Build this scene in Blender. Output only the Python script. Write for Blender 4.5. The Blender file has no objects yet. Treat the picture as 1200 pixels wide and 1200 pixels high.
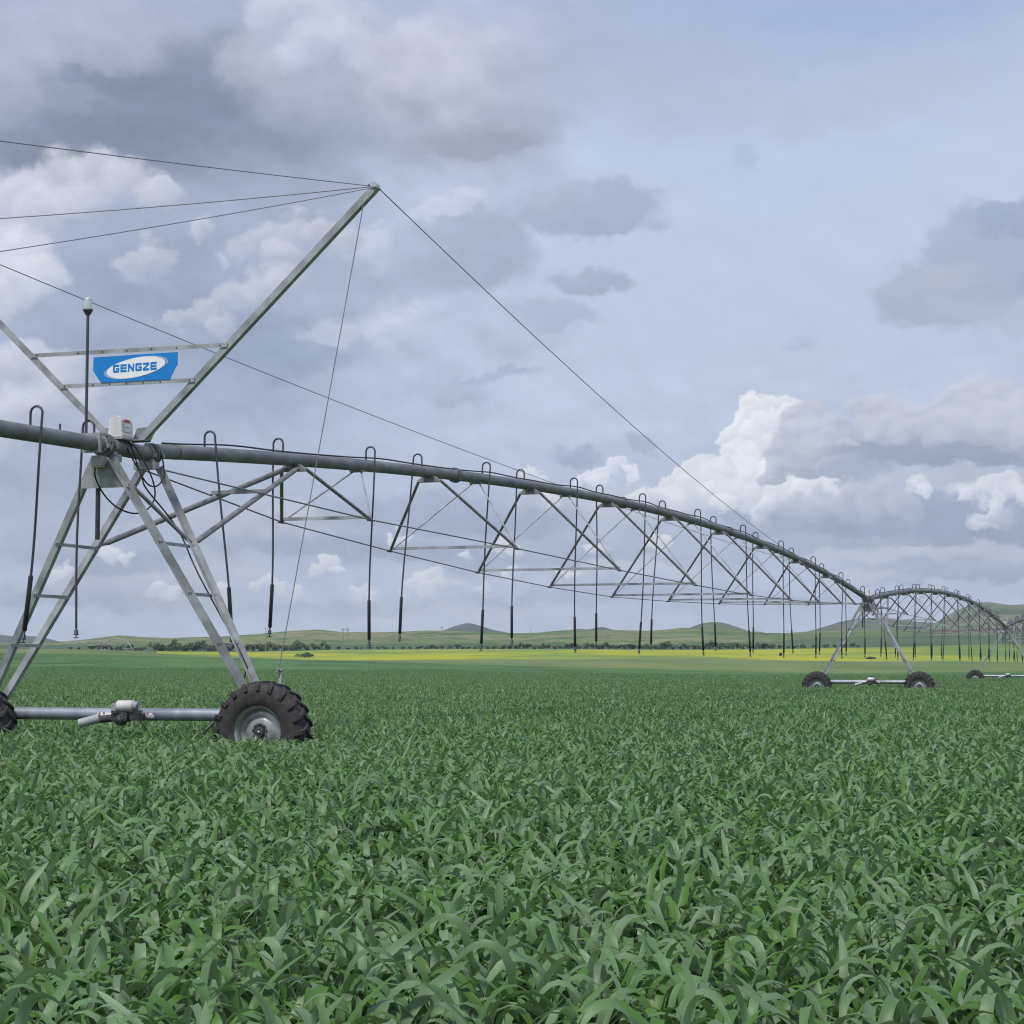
import bpy, math, random
import numpy as np
from mathutils import Vector, Matrix
random.seed(7); RNG = np.random.default_rng(11)
sc = bpy.context.scene
COL = sc.collection
# ------------------------------------------------------------------ camera
FPX = 2400.0; HORIZ = 782.0; CZ = 1.5
PHI = math.atan((HORIZ - 600) / FPX)
cam = bpy.data.cameras.new('camera'); co = bpy.data.objects.new('camera', cam); COL.objects.link(co)
co.location = (0, 0, CZ); co.rotation_euler = (math.pi / 2 + PHI, 0, 0)
cam.sensor_width = 36; cam.lens = 36 * FPX / 1200; cam.clip_start = 0.1; cam.clip_end = 20000
sc.camera = co
sc.view_settings.view_transform = 'Standard'; sc.view_settings.look = 'None'
sc.view_settings.exposure = 0.0; sc.view_settings.gamma = 1.0
sc.cycles.max_bounces = 5; sc.cycles.diffuse_bounces = 2; sc.cycles.glossy_bounces = 2
sc.cycles.transmission_bounces = 4; sc.cycles.transparent_max_bounces = 6; sc.cycles.volume_bounces = 0
sc.cycles.use_denoising = True; sc.cycles.filter_width = 1.15
CP, SP = math.cos(PHI), math.sin(PHI)
def lin(c):
    return tuple(((x / 255) / 12.92 if x / 255 <= 0.04045 else ((x / 255 + 0.055) / 1.055) ** 2.4) for x in c)
def ray(u, v):
    x = (u - 600) / FPX; y = (600 - v) / FPX
    return Vector((x, CP - y * SP, SP + y * CP))
# ------------------------------------------------------------------ sky
SUN_EL, SUN_AZ = math.radians(58), math.radians(-150)     # azimuth from +Y towards +X (sun behind left shoulder)
class SkyTree:
    """cloud shader written on the direction of view; used by the world and by the far sky backdrop"""
    def __init__(S, nt): S.nt = nt; nt.nodes.clear()
    def N(S, t, **k):
        n = S.nt.nodes.new(t)
        for a, b in k.items(): setattr(n, a, b)
        return n
    def L(S, a, b): S.nt.links.new(a, b)
    def M(S, op, a, b=None, c=None):
        n = S.N('ShaderNodeMath', operation=op)
        for i, x in enumerate((a, b, c)):
            if x is None: continue
            if isinstance(x, (int, float)): n.inputs[i].default_value = x
            else: S.L(x, n.inputs[i])
        return n.outputs[0]
    def V(S, op, a, b=None, s=None):
        n = S.N('ShaderNodeVectorMath', operation=op)
        for i, x in enumerate((a, b)):
            if x is None: continue
            if isinstance(x, tuple): n.inputs[i].default_value = x
            else: S.L(x, n.inputs[i])
        if s is not None: n.inputs['Scale'].default_value = s
        return n.outputs['Value'] if op in ('LENGTH', 'DOT_PRODUCT') else n.outputs[0]
    def mixc(S, f, a, b, clamp=True):
        n = S.N('ShaderNodeMix', data_type='RGBA', clamp_factor=clamp)
        if isinstance(f, (int, float)): n.inputs[0].default_value = f
        else: S.L(f, n.inputs[0])
        for i, x in ((6, a), (7, b)):
            if isinstance(x, tuple): n.inputs[i].default_value = (*x, 1)
            else: S.L(x, n.inputs[i])
        return n.outputs[2]
    def noise(S, vec, scale, detail=6, rough=0.55, off=(0, 0, 0), dist=0.0):
        n = S.N('ShaderNodeTexNoise'); n.inputs['Scale'].default_value = scale
        n.inputs['Detail'].default_value = detail; n.inputs['Roughness'].default_value = rough
        n.inputs['Distortion'].default_value = dist
        S.L(S.V('ADD', vec, off), n.inputs['Vector']); return n
    def rng(S, x, a, b, c=0.0, d=1.0):
        n = S.N('ShaderNodeMapRange'); S.L(x, n.inputs[0])
        for i, q in enumerate((a, b, c, d)): n.inputs[i + 1].default_value = q
        return n.outputs[0]
    def blob(S, col, u, v, rx, ry, c, a=0.8, soft=0.5, crisp=0, c2=None):
        r = ray(u, v).normalized(); ca = math.atan2(r.x, r.y) * 24; ce = math.asin(r.z) * 24
        q = S.V('MULTIPLY', S.V('SUBTRACT', S.Ec if crisp else S.Ew, (ca, ce, 0)), (100 / rx, 100 / ry, 0))
        dd = S.V('LENGTH', q)
        if crisp: dd = S.M('ADD', dd, S.vterm)
        m = S.N('ShaderNodeMapRange', interpolation_type='SMOOTHSTEP'); S.L(dd, m.inputs[0])
        m.inputs[1].default_value = 1 + soft; m.inputs[2].default_value = max(0.02, 1 - soft)
        m.inputs[3].default_value = 0; m.inputs[4].default_value = a
        if c2 is None: return S.mixc(m.outputs[0], col, lin(c))
        A, B_ = lin(c), lin(c2)
        g = S.mixc(S.V('DOT_PRODUCT', q, (-.35, .85, 0)), tuple((x + y) / 2 for x, y in zip(A, B_)), A, False)
        return S.mixc(m.outputs[0], col, g)
    def base(S, d):
        sp = S.N('ShaderNodeSeparateXYZ'); S.L(d, sp.inputs[0])
        az = S.M('ARCTAN2', sp.outputs[0], sp.outputs[1]); el = S.M('ARCSINE', sp.outputs[2])
        cb = S.N('ShaderNodeCombineXYZ'); S.L(S.M('MULTIPLY', az, 24.0), cb.inputs[0]); S.L(S.M('MULTIPLY', el, 24.0), cb.inputs[1])
        E = cb.outputs[0]
        Est = S.V('MULTIPLY', E, (0.9, 1.2, 1))
        n1 = S.noise(Est, 0.8, 5, 0.52); n2 = S.noise(Est, 2.7, 6, 0.6, (3, 7, 1))
        c1 = S.V('SUBTRACT', n1.outputs['Color'], (0.5, 0.5, 0.5)); c2 = S.V('SUBTRACT', n2.outputs['Color'], (0.5, 0.5, 0.5))
        w2 = S.V('SCALE', c2, s=0.42)
        S.Ew = S.V('ADD', E, S.V('ADD', S.V('SCALE', c1, s=1.1), w2))
        S.Ec = S.V('ADD', E, S.V('ADD', S.V('SCALE', c1, s=0.45), S.V('SCALE', c2, s=0.55)))
        def puff(off):
            n = S.N('ShaderNodeTexVoronoi'); n.inputs['Scale'].default_value = 2.1; n.inputs['Detail'].default_value = 3.0
            n.inputs['Roughness'].default_value = .5; n.inputs['Lacunarity'].default_value = 2.3; n.normalize = True
            S.L(S.V('ADD', S.V('ADD', S.V('MULTIPLY', E, (.8, 1.15, 1)), S.V('SCALE', w2, s=.5)), off), n.inputs['Vector']); return n.outputs['Distance']
        vor = puff((0, 0, 0)); vor2 = puff((.03, .10, 0))
        S.vterm = S.M('MULTIPLY', S.M('SUBTRACT', vor, .36), .62)
        elp = S.M('MULTIPLY', el, 24.0)
        ramp = S.N('ShaderNodeValToRGB'); S.L(S.M('DIVIDE', elp, 12.0), ramp.inputs[0])
        cr = ramp.color_ramp; cr.elements[0].position = 0.0; cr.elements[0].color = (*lin((188, 202, 224)), 1)
        cr.elements[1].position = 1.0; cr.elements[1].color = (*lin((166, 178, 206)), 1)
        for p, c in ((0.12, (182, 195, 217)), (0.30, (186, 197, 218)), (0.48, (190, 201, 223)), (0.62, (176, 190, 218))):
            e = cr.elements.new(p); e.color = (*lin(c), 1)
        col = ramp.outputs[0]
        big = S.noise(d, 2.2, 7, 0.55, (1, 2, 3), 0.3)
        col = S.mixc(S.rng(big.outputs[0], .42, .65, 0, .3), col, lin((205, 210, 222)))
        # relief: billows lit from above
        r1 = S.noise(Est, 2.0, 5, 0.5, (5, 5, 0)); r2 = S.noise(Est, 2.0, 5, 0.5, (5.06, 5.2, 0))
        lowb = S.rng(elp, 4.5, 3.2, .25, .8)
        f = S.M('ADD', S.M('MULTIPLY', S.M('SUBTRACT', r1.outputs[0], r2.outputs[0]), 0.30), S.M('MULTIPLY', S.M('SUBTRACT', n1.outputs[0], 0.5), 0.16))
        f = S.M('ADD', f, S.M('MULTIPLY', S.M('ADD', S.M('MULTIPLY', S.M('SUBTRACT', vor2, vor), 0.35), S.M('MULTIPLY', S.M('SUBTRACT', .36, vor), .16)), lowb))
        side = S.rng(az, -.02, .06, 1.0, .30); up = S.rng(elp, 2.8, 4.0)
        amp = S.M('ADD', S.M('MULTIPLY', up, side), S.M('MULTIPLY', S.M('SUBTRACT', 1.0, up), 0.8))
        f = S.M('MULTIPLY', S.M('ADD', S.M('MULTIPLY', f, amp), 1.0), SKY_GAIN / 0.1)
        sky = S.N('ShaderNodeTexSky', sky_type='NISHITA'); sky.sun_disc = False; S.L(d, sky.inputs[0])
        sky.sun_elevation = SUN_EL; sky.sun_rotation = SUN_AZ; sky.altitude = 600
        return S.Ew, S.Ec, S.vterm, col, f, sky.outputs[0], S.rng(el, -.03, -.01)
    def build(S, d, blobs):
        g = S.N('ShaderNodeGroup'); g.node_tree = sky_group(); S.L(d, g.inputs[0])
        S.Ew, S.Ec, S.vterm, col, f, sk, ml = g.outputs[:7]
        for b in blobs: col = S.blob(col, *b)
        vs = S.N('ShaderNodeVectorMath', operation='SCALE'); S.L(col, vs.inputs[0]); S.L(f, vs.inputs['Scale'])
        return S.mixc(ml, (0.6, 0.9, 0.6), S.mixc(0.93, sk, vs.outputs[0]))
def sky_group():
    g = bpy.data.node_groups.get('cloud_base')
    if g: return g
    g = bpy.data.node_groups.new('cloud_base', 'ShaderNodeTree')
    g.interface.new_socket('Direction', in_out='INPUT', socket_type='NodeSocketVector')
    for n, t in (('Ew', 'Vector'), ('Ec', 'Vector'), ('puffs', 'Float'), ('colour', 'Color'), ('relief', 'Float'), ('clear_sky', 'Color'), ('above', 'Float')):
        g.interface.new_socket(n, in_out='OUTPUT', socket_type='NodeSocket' + t)
    S = SkyTree(g); gi = S.N('NodeGroupInput'); outs = S.base(gi.outputs[0]); go = S.N('NodeGroupOutput')
    for i, o in enumerate(outs): S.L(o, go.inputs[i])
    return g
def all_blobs():
    out = []
    for b in SKY_BLOBS: out.append((*b[:8], tuple(x - 11 for x in b[4]) if b[7] and b[3] > 9 else None))
    for cl, cd, al, so_, pts in PUFFS:
        for u, v, r in pts: out.append((u, v, r * 1.12, r, cl, al, so_, 1, cd))
    return out + [(*b[:8], None) for b in SKY_TOP]
def blob_box(b):
    r = ray(b[0], b[1]).normalized(); ca = math.atan2(r.x, r.y) * 24; ce = math.asin(r.z) * 24
    k = 1 + b[6] + (.24 if b[7] else 0); mg = .4 if b[7] else .75
    return ca - b[2] / 100 * k - mg, ca + b[2] / 100 * k + mg, ce - b[3] / 100 * k - mg, ce + b[3] / 100 * k + mg
def build_world():
    w = bpy.data.worlds.new('World'); sc.world = w; w.use_nodes = True
    S = SkyTree(w.node_tree); tc = S.N('ShaderNodeTexCoord'); d = S.V('NORMALIZE', tc.outputs['Generated'])
    out = S.build(d, [b for b in all_blobs() if b[2] >= 1000])
    bg = S.N('ShaderNodeBackground'); bg.inputs[1].default_value = 0.1; S.L(out, bg.inputs[0])
    wo = S.N('ShaderNodeOutputWorld'); S.L(bg.outputs[0], wo.inputs[0])
    w.cycles.sampling_method = 'MANUAL'; w.cycles.sample_map_resolution = 256
def build_sky_backdrop():
    """part of the cloudy sky ahead: a spherical shell far beyond the hills, same shader plus the clouds of this day"""
    R = 15500.0; NX, NY, X0_, X1_, Y0_, Y1_ = 9, 6, -6.6, 6.6, 0.0, 8.1; sub = 3
    me = bpy.data.meshes.new('sky'); vs = []; fs = []; mi = []; B = all_blobs(); mats = []
    def cell(xa, xb, ya, yb, n, m, k):
        o = len(vs)
        for j in range(m + 1):
            for i in range(n + 1):
                a = (xa + (xb - xa) * i / n) / 24; e = (ya + (yb - ya) * j / m) / 24
                vs.append((R * math.sin(a) * math.cos(e), R * math.cos(a) * math.cos(e), CZ + R * math.sin(e)))
        for j in range(m):
            for i in range(n): fs.append((o + j * (n + 1) + i, o + (j + 1) * (n + 1) + i, o + (j + 1) * (n + 1) + i + 1, o + j * (n + 1) + i + 1)); mi.append(k)
    def shader(blobs):
        m = bpy.data.materials.new('sky'); m.use_nodes = True; S = SkyTree(m.node_tree)
        g = S.N('ShaderNodeNewGeometry'); d = S.V('NORMALIZE', S.V('SUBTRACT', g.outputs['Position'], (0, 0, CZ)))
        out = S.build(d, blobs); em = S.N('ShaderNodeEmission'); em.inputs[1].default_value = 0.1; S.L(out, em.inputs[0])
        mo = S.N('ShaderNodeOutputMaterial'); S.L(em.outputs[0], mo.inputs[0]); m.cycles.emission_sampling = 'NONE'
        me.materials.append(m); return len(me.materials) - 1
    dx = (X1_ - X0_) / NX; dy = (Y1_ - Y0_) / NY
    def tile(xa, xb, ya, yb, sub):
        bl = [b for b in B if (lambda q: q[0] < xb and q[1] > xa and q[2] < yb and q[3] > ya)(blob_box(b))]
        if len(bl) > 50 and xb - xa > .35:                # keep each shader small
            xm, ym = (xa + xb) / 2, (ya + yb) / 2
            for p, q in ((xa, xm), (xm, xb)):
                for r, t in ((ya, ym), (ym, yb)): tile(p, q, r, t, 2)
        else: cell(xa, xb, ya, yb, sub, sub, shader(bl))
    for j in range(NY):
        for i in range(NX):
            xa, ya = X0_ + i * dx, Y0_ + j * dy
            tile(xa, xa + dx, ya, ya + dy, sub)
    for xa, xb, ya, yb in ((-12, X0_, -1.2, 12), (X1_, 12, -1.2, 12), (X0_, X1_, Y1_, 12), (X0_, X1_, -1.2, Y0_)):
        bl = [b for b in B if (lambda q: q[0] < xb and q[1] > xa and q[2] < yb and q[3] > ya)(blob_box(b))]
        cell(xa, xb, ya, yb, 12, 12, shader(bl))
    me.from_pydata(vs, [], fs); me.polygons.foreach_set('material_index', mi); me.update()
    o = bpy.data.objects.new('sky', me); COL.objects.link(o); o['kind'] = 'structure'
SKY_GAIN = 1.09
SKY_BLOBS = [
 # u, v, rx, ry, colour, alpha, soft, crisp
 (1010,-5,300,60,(160,175,218),.75,.8,0),(880,190,260,70,(184,198,226),.5,.8,0),
 (790,100,110,60,(172,180,204),.55,.7,0),(640,60,90,60,(168,177,200),.6,.7,0),(1000,112,140,28,(176,186,208),.6,.6,0),(610,170,60,60,(168,177,196),.5,.7,0),
 (200,110,330,120,(156,165,184),.85,.6,0),(235,140,200,75,(126,137,156),.95,.6,0),(90,165,150,48,(128,139,158),.9,.5,0),(240,185,90,40,(124,135,154),.85,.6,0),
 (30,30,170,42,(182,187,208),.8,.6,0),(0,85,60,60,(172,179,198),.7,.6,0),(350,35,60,40,(186,193,210),.75,.5,0),(330,100,50,50,(160,167,185),.6,.6,0),
 (440,90,120,70,(178,186,204),.7,.6,0),(540,110,110,70,(176,182,198),.7,.6,0),(540,155,110,30,(164,172,188),.8,.5,0),(560,45,90,30,(186,193,214),.7,.6,0),
 (300,240,130,60,(160,170,190),.7,.6,0),
 (130,300,130,50,(170,180,200),.8,.5,0),(250,340,240,90,(156,168,192),.8,.6,0),(130,380,140,60,(160,171,192),.8,.5,0),
 (258,300,6,8,(212,218,232),.5,.7,1),(432,288,24,20,(208,215,232),.8,.4,1),(410,330,90,60,(170,180,200),.6,.5,0),
 (235,380,50,16,(186,192,208),.6,.5,1),(90,480,60,24,(176,183,200),.7,.5,1),(290,440,200,70,(154,166,188),.85,.6,0),
 (10,560,120,60,(158,168,188),.8,.6,0),(170,560,200,50,(162,172,192),.7,.6,0),(60,620,120,40,(172,180,198),.7,.6,0),(360,520,140,50,(172,183,204),.6,.6,0),
 (480,440,100,60,(184,195,216),.6,.6,0),
 (548,238,24,14,(204,211,228),.8,.4,1),(560,295,66,50,(168,178,198),.9,.28,1),(500,300,40,40,(176,186,206),.6,.5,1),(690,246,84,28,(170,182,202),.95,.2,1),(650,232,40,16,(180,190,210),.8,.3,1),
 (695,329,50,17,(168,180,200),.9,.28,1),(640,372,52,18,(174,185,205),.8,.35,1),(600,400,60,18,(180,190,210),.6,.5,1),(580,438,50,6,(160,172,194),.7,.5,1),(530,455,30,14,(166,178,198),.6,.5,1),
 (875,180,16,12,(176,188,212),.5,.6,1),(930,395,18,10,(176,188,210),.5,.6,1),
 (1165,300,74,58,(170,181,202),.95,.16,1),(1195,255,50,22,(164,176,202),.95,.16,1),(1105,345,72,40,(172,183,202),.92,.2,1),(1110,330,30,20,(184,192,207),.7,.5,1),(1180,370,70,18,(180,190,208),.7,.5,1),

 (165,335,80,34,(155,167,190),.8,.4,1),(330,400,90,34,(153,166,189),.8,.4,1),(400,385,45,15,(196,203,219),.7,.35,1),(472,372,45,20,(200,208,226),.7,.4,1),(80,395,60,18,(157,168,190),.7,.4,1),(205,290,50,18,(158,169,190),.7,.4,1),
 (392,18,60,22,(197,203,221),.8,.3,1),(475,72,60,20,(194,199,214),.7,.35,1),(565,168,80,15,(161,169,185),.8,.35,1),(118,62,60,22,(178,184,203),.7,.4,1),(300,75,40,30,(188,193,208),.6,.35,1),(520,246,30,10,(206,213,229),.8,.35,1),(60,120,70,16,(160,168,186),.6,.4,1),
 # lower band
 (1050,570,420,75,(176,187,208),.75,.6,0),(350,640,420,40,(170,181,202),.7,.6,0),
 (668,533,26,10,(158,170,192),.7,.5,1),(755,517,16,8,(158,170,192),.7,.5,1),
 (735,590,70,26,(198,205,220),.85,.35,1),
 (905,575,100,22,(214,218,226),.95,.25,1),
 
 (1110,512,130,18,(172,179,195),.95,.3,1),(1090,530,150,14,(150,160,180),.95,.3,1),(980,545,70,16,(156,165,185),.9,.3,1),
 (1120,560,150,14,(186,194,210),.8,.4,1),(1130,578,30,8,(212,217,226),.8,.4,1),
 (1060,612,190,34,(156,168,190),.97,.2,1),(930,612,60,20,(164,175,196),.9,.25,1),(870,600,20,12,(160,172,194),.8,.3,1),(1190,600,30,14,(160,171,192),.9,.3,1),
 (960,640,130,12,(172,183,203),.8,.4,1),(1060,656,120,11,(192,200,214),.85,.35,1),(1130,650,60,10,(190,196,210),.6,.4,1),(1120,674,130,12,(164,176,198),.85,.4,1),(1010,677,60,6,(200,207,219),.6,.5,1),(1150,692,70,7,(186,195,212),.7,.5,1),
 (480,600,160,26,(162,174,196),.75,.5,1),(640,650,120,26,(168,179,200),.75,.5,1),(310,610,90,18,(188,194,207),.6,.5,1),
 (260,650,30,16,(190,197,211),.7,.4,1),(350,600,22,12,(196,202,214),.6,.4,1),
 (560,660,40,14,(164,176,198),.7,.4,1),(640,590,40,20,(190,197,212),.6,.5,1),(800,650,90,18,(176,187,206),.6,.5,1),(150,690,120,22,(182,190,206),.6,.5,1),
 (600,735,1500,18,(190,202,221),.75,.8,0),
]
SKY_TOP = [(600,738,1500,14,(190,202,221),.6,.8,0),(1085,533,130,9,(152,162,182),.85,.5,1),(985,556,60,8,(160,170,190),.7,.5,1)]
SKY_LOW = [(120,655,110,14,(160,171,192),.7,.45,1),(60,700,90,12,(164,175,195),.65,.45,1),(330,640,120,12,(158,170,192),.7,.45,1),(470,648,100,12,(160,172,194),.7,.45,1),(590,610,90,14,(158,170,192),.65,.45,1),
 (400,715,140,8,(170,181,201),.6,.5,1),(650,700,120,9,(166,178,199),.65,.45,1),(760,690,90,9,(164,176,197),.6,.45,1),(880,700,80,7,(166,178,199),.6,.45,1),(520,720,120,6,(200,208,222),.55,.5,1),(230,672,80,10,(196,203,216),.6,.45,1),(740,668,90,8,(200,207,220),.6,.45,1)]
SKY_BLOBS += SKY_LOW
PUFFS = [   # sunlit colour, shaded colour, alpha, softness, lobes (u, v, radius)
 ((222,223,230),(168,177,196),.75,.36,[(-10,240,30),(30,226,28),(70,214,30),(112,204,28),(150,214,24),(186,232,20),(100,240,26),(50,255,28)]),
 ((228,230,237),(182,191,208),.78,.36,[(2,285,26),(28,298,26),(20,330,26),(52,318,20),(-5,350,22)]),
 ((212,214,224),(160,171,192),.72,.36,[(285,292,16),(312,280,20),(345,268,20),(378,266,18),(405,276,14),(330,300,20),(238,268,12)]),
 ((212,214,223),(156,168,190),.7,.36,[(210,378,14),(240,368,18),(272,352,18),(302,340,20),(336,330,18),(262,385,16),(180,300,18),(150,315,16)]),
 ((218,220,228),(164,174,194),.72,.36,[(0,430,26),(38,426,24),(78,436,24),(60,466,24),(20,480,28),(105,470,18),(-5,520,22)]),
 ((212,217,231),(174,184,206),.68,.4,[(325,18,30),(372,22,28),(405,48,26),(360,62,28)]),
 ((206,210,223),(166,174,191),.6,.4,[(438,74,30),(478,62,30),(520,58,30),(560,64,28),(500,95,34),(548,110,34),(456,115,28)]),
 ((208,215,231),(182,192,211),.6,.4,[(448,398,14),(462,380,16),(482,370,14),(432,290,15),(446,280,12),(545,240,12),(560,232,9)]),
 # cumulus bank on the right
 ((232,235,240),(196,204,217),.95,.2,[(782,566,12),(800,556,14),(820,548,15),(842,556,20),(812,570,18),(770,578,12),(745,582,13),(790,582,16)]),
 ((238,240,244),(196,204,218),1,.18,[(908,478,16),(888,482,17),(918,492,14),(872,497,16),(898,500,18),(855,506,12),(880,516,18),(862,528,17),(884,536,18),(850,546,15),(873,552,18),(905,520,14),(900,552,14)]),
 ((234,237,242),(198,206,219),.95,.2,[(838,572,16),(862,572,18),(888,572,18),(915,576,17),(942,580,16),(968,580,13),(850,588,13),(905,590,14)]),
 ((202,206,218),(156,165,185),.95,.24,[(930,496,16),(952,490,19),(972,500,17),(924,514,17),(948,514,22),(974,522,20),(918,534,18),(944,540,24),(972,546,20),(996,536,18),(908,552,13)]),
 ((204,208,219),(160,168,187),.95,.26,[(1010,480,15),(1032,478,18),(1056,486,22),(1082,488,22),(1106,482,20),(1128,470,22),(1152,462,22),(1178,468,22),(1200,478,20),(1020,502,20),(1046,508,24),(1078,512,24),(1110,508,24),(1142,498,26),(1172,500,26),(1202,506,24)]),
 ((228,231,237),(198,205,217),.85,.38,[(1078,570,9),(1072,578,7),(1088,577,6),(1130,582,8),(1148,576,11),(1166,570,12),(1184,566,13),(1202,572,14),(1172,584,9)]),
 ((222,226,234),(190,199,213),.8,.42,[(1166,598,8),(1155,606,10),(1146,614,8),(1160,616,6)]),
 ((232,235,241),(200,208,221),.9,.26,[(726,540,8),(714,548,10),(702,552,9),(688,556,9),(676,562,8),(698,564,9),(735,552,8)]),
 ((196,203,216),(160,170,191),.8,.3,[(930,602,16),(960,596,20),(995,594,22),(1030,592,22),(1062,598,20),(1180,606,16),(900,606,12)]),
 ((230,233,238),(188,197,213),.88,.3,[(618,560,9),(632,566,8),(130,640,10),(146,646,8),(60,668,9),(76,664,8),(180,690,8),(196,694,7),(470,630,9),(455,636,8),(590,640,8),(604,646,8),(660,668,8),(674,672,7),(760,640,8),(776,644,8),(545,655,8),(498,684,10),(512,678,11),(524,688,9),(484,690,8),(508,692,10),(374,668,8),(386,662,9),(396,672,7),(424,694,8),(436,690,9),(448,698,7),(302,686,8),(315,680,9),(328,688,7),(642,584,9),(600,676,8),(560,690,9),(256,700,9),(352,690,8),(700,640,9)]),
]
build_world(); build_sky_backdrop()
sun = bpy.data.lights.new('sun', 'SUN'); sun.energy = 3.1; sun.angle = math.radians(9); sun.color = (1.0, 0.96, 0.9)
so = bpy.data.objects.new('sun', sun); COL.objects.link(so)
sd = Vector((math.sin(SUN_AZ) * math.cos(SUN_EL), math.cos(SUN_AZ) * math.cos(SUN_EL), math.sin(SUN_EL)))
so.rotation_euler = (-sd).to_track_quat('-Z', 'Y').to_euler(); so.location = sd * 50
# ------------------------------------------------------------------ materials
MATS = {}
def mat(name, base, rough=0.6, metal=0.0, var=0.12, scale=6.0, bump=0.0, bscale=40.0, spec=0.5, second=None, coords='Object', stretch=(1, 1, 1), detail=5, fac=(0.35, 0.65)):
    m = bpy.data.materials.new(name); m.use_nodes = True; nt = m.node_tree; b = nt.nodes['Principled BSDF']; L = nt.links.new
    tc = nt.nodes.new('ShaderNodeTexCoord'); mp = nt.nodes.new('ShaderNodeMapping'); mp.inputs['Scale'].default_value = stretch
    L(tc.outputs[coords], mp.inputs[0])
    nz = nt.nodes.new('ShaderNodeTexNoise'); nz.inputs['Scale'].default_value = scale; nz.inputs['Detail'].default_value = detail
    L(mp.outputs[0], nz.inputs['Vector'])
    r = nt.nodes.new('ShaderNodeMapRange'); r.inputs[1].default_value = fac[0]; r.inputs[2].default_value = fac[1]; L(nz.outputs[0], r.inputs[0])
    mx = nt.nodes.new('ShaderNodeMix'); mx.data_type = 'RGBA'; L(r.outputs[0], mx.inputs[0])
    c2 = second or tuple(min(1, x * (1 + var)) for x in base); c1 = base if second else tuple(x * (1 - var) for x in base)
    mx.inputs[6].default_value = (*c1, 1); mx.inputs[7].default_value = (*c2, 1)
    L(mx.outputs[2], b.inputs['Base Color'])
    b.inputs['Roughness'].default_value = rough; b.inputs['Metallic'].default_value = metal; b.inputs['Specular IOR Level'].default_value = spec
    if bump:
        n2 = nt.nodes.new('ShaderNodeTexNoise'); n2.inputs['Scale'].default_value = bscale; n2.inputs['Detail'].default_value = 6; L(mp.outputs[0], n2.inputs['Vector'])
        bp = nt.nodes.new('ShaderNodeBump'); bp.inputs['Strength'].default_value = bump; bp.inputs['Distance'].default_value = 0.02
        L(n2.outputs[0], bp.inputs['Height']); L(bp.outputs[0], b.inputs['Normal'])
    MATS[name] = m; return m
mat('galvanised_steel', (0.315, 0.338, 0.350), 0.5, 0.2, 0.26, 4, 0.06, 60)
mat('pipe_steel', (0.185, 0.20, 0.205), 0.55, 0.3, 0.22, 5, 0.15, 50, stretch=(1, 0.5, 1))
mat('brace_steel', (0.24, 0.24, 0.245), 0.5, 0.35, 0.22, 8)
mat('beam_steel', (0.28, 0.31, 0.35), 0.45, 0.4, 0.15, 7)
mat('bright_steel', (0.55, 0.58, 0.58), 0.35, 0.7, 0.15, 20)
mat('drop_tube', (0.07, 0.07, 0.08), 0.5, 0.2, 0.2, 10)
mat('black_rubber', (0.012, 0.012, 0.013), 0.5, 0, 0.2, 20)
mat('tyre_rubber', (0.028, 0.026, 0.028), 0.75, 0, 0.3, 12, 0.4, 60, second=(0.060, 0.055, 0.050), fac=(0.42, 0.75))
mat('rim_steel', (0.37, 0.39, 0.385), 0.35, 0.55, 0.2, 10, 0.1, 30)
mat('white_plastic', (0.72, 0.70, 0.68), 0.45, 0, 0.05, 8)
mat('grey_plastic', (0.36, 0.37, 0.39), 0.5, 0, 0.08, 8)
mat('dark_cast', (0.06, 0.065, 0.065), 0.6, 0.3, 0.3, 25, 0.3, 40)
mat('nozzle_blue', (0.015, 0.03, 0.05), 0.5)
mat('sign_blue', lin((2, 124, 200)), 0.45, 0, 0.03, 5)
mat('sign_white', (0.85, 0.86, 0.87), 0.45, 0, 0.02, 5)
mat('label_red', (0.45, 0.05, 0.06), 0.5, 0, 0.05)
mat('lime_plastic', (0.35, 0.42, 0.22), 0.5, 0, 0.1)
mat('rust_steel', (0.20, 0.12, 0.07), 0.8, 0, 0.4, 30)
mat('pole_concrete', (0.25, 0.26, 0.25), 0.8)
mat('cable_steel', (0.26, 0.26, 0.27), 0.5, 0.3)
g = mat('lamp_glass', (0.75, 0.82, 0.78), 0.15, 0, 0.05); g.node_tree.nodes['Principled BSDF'].inputs['Transmission Weight'].default_value = 0.5
mat('bush_leaf', (0.080, 0.125, 0.060), 0.7, 0, 0.5, 0.8, spec=0.2)
mat('bush_wood', (0.06, 0.05, 0.04), 0.9)
mat('soil', (0.035, 0.040, 0.022), 0.95, 0, 0.4, 3, spec=0.1)
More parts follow.
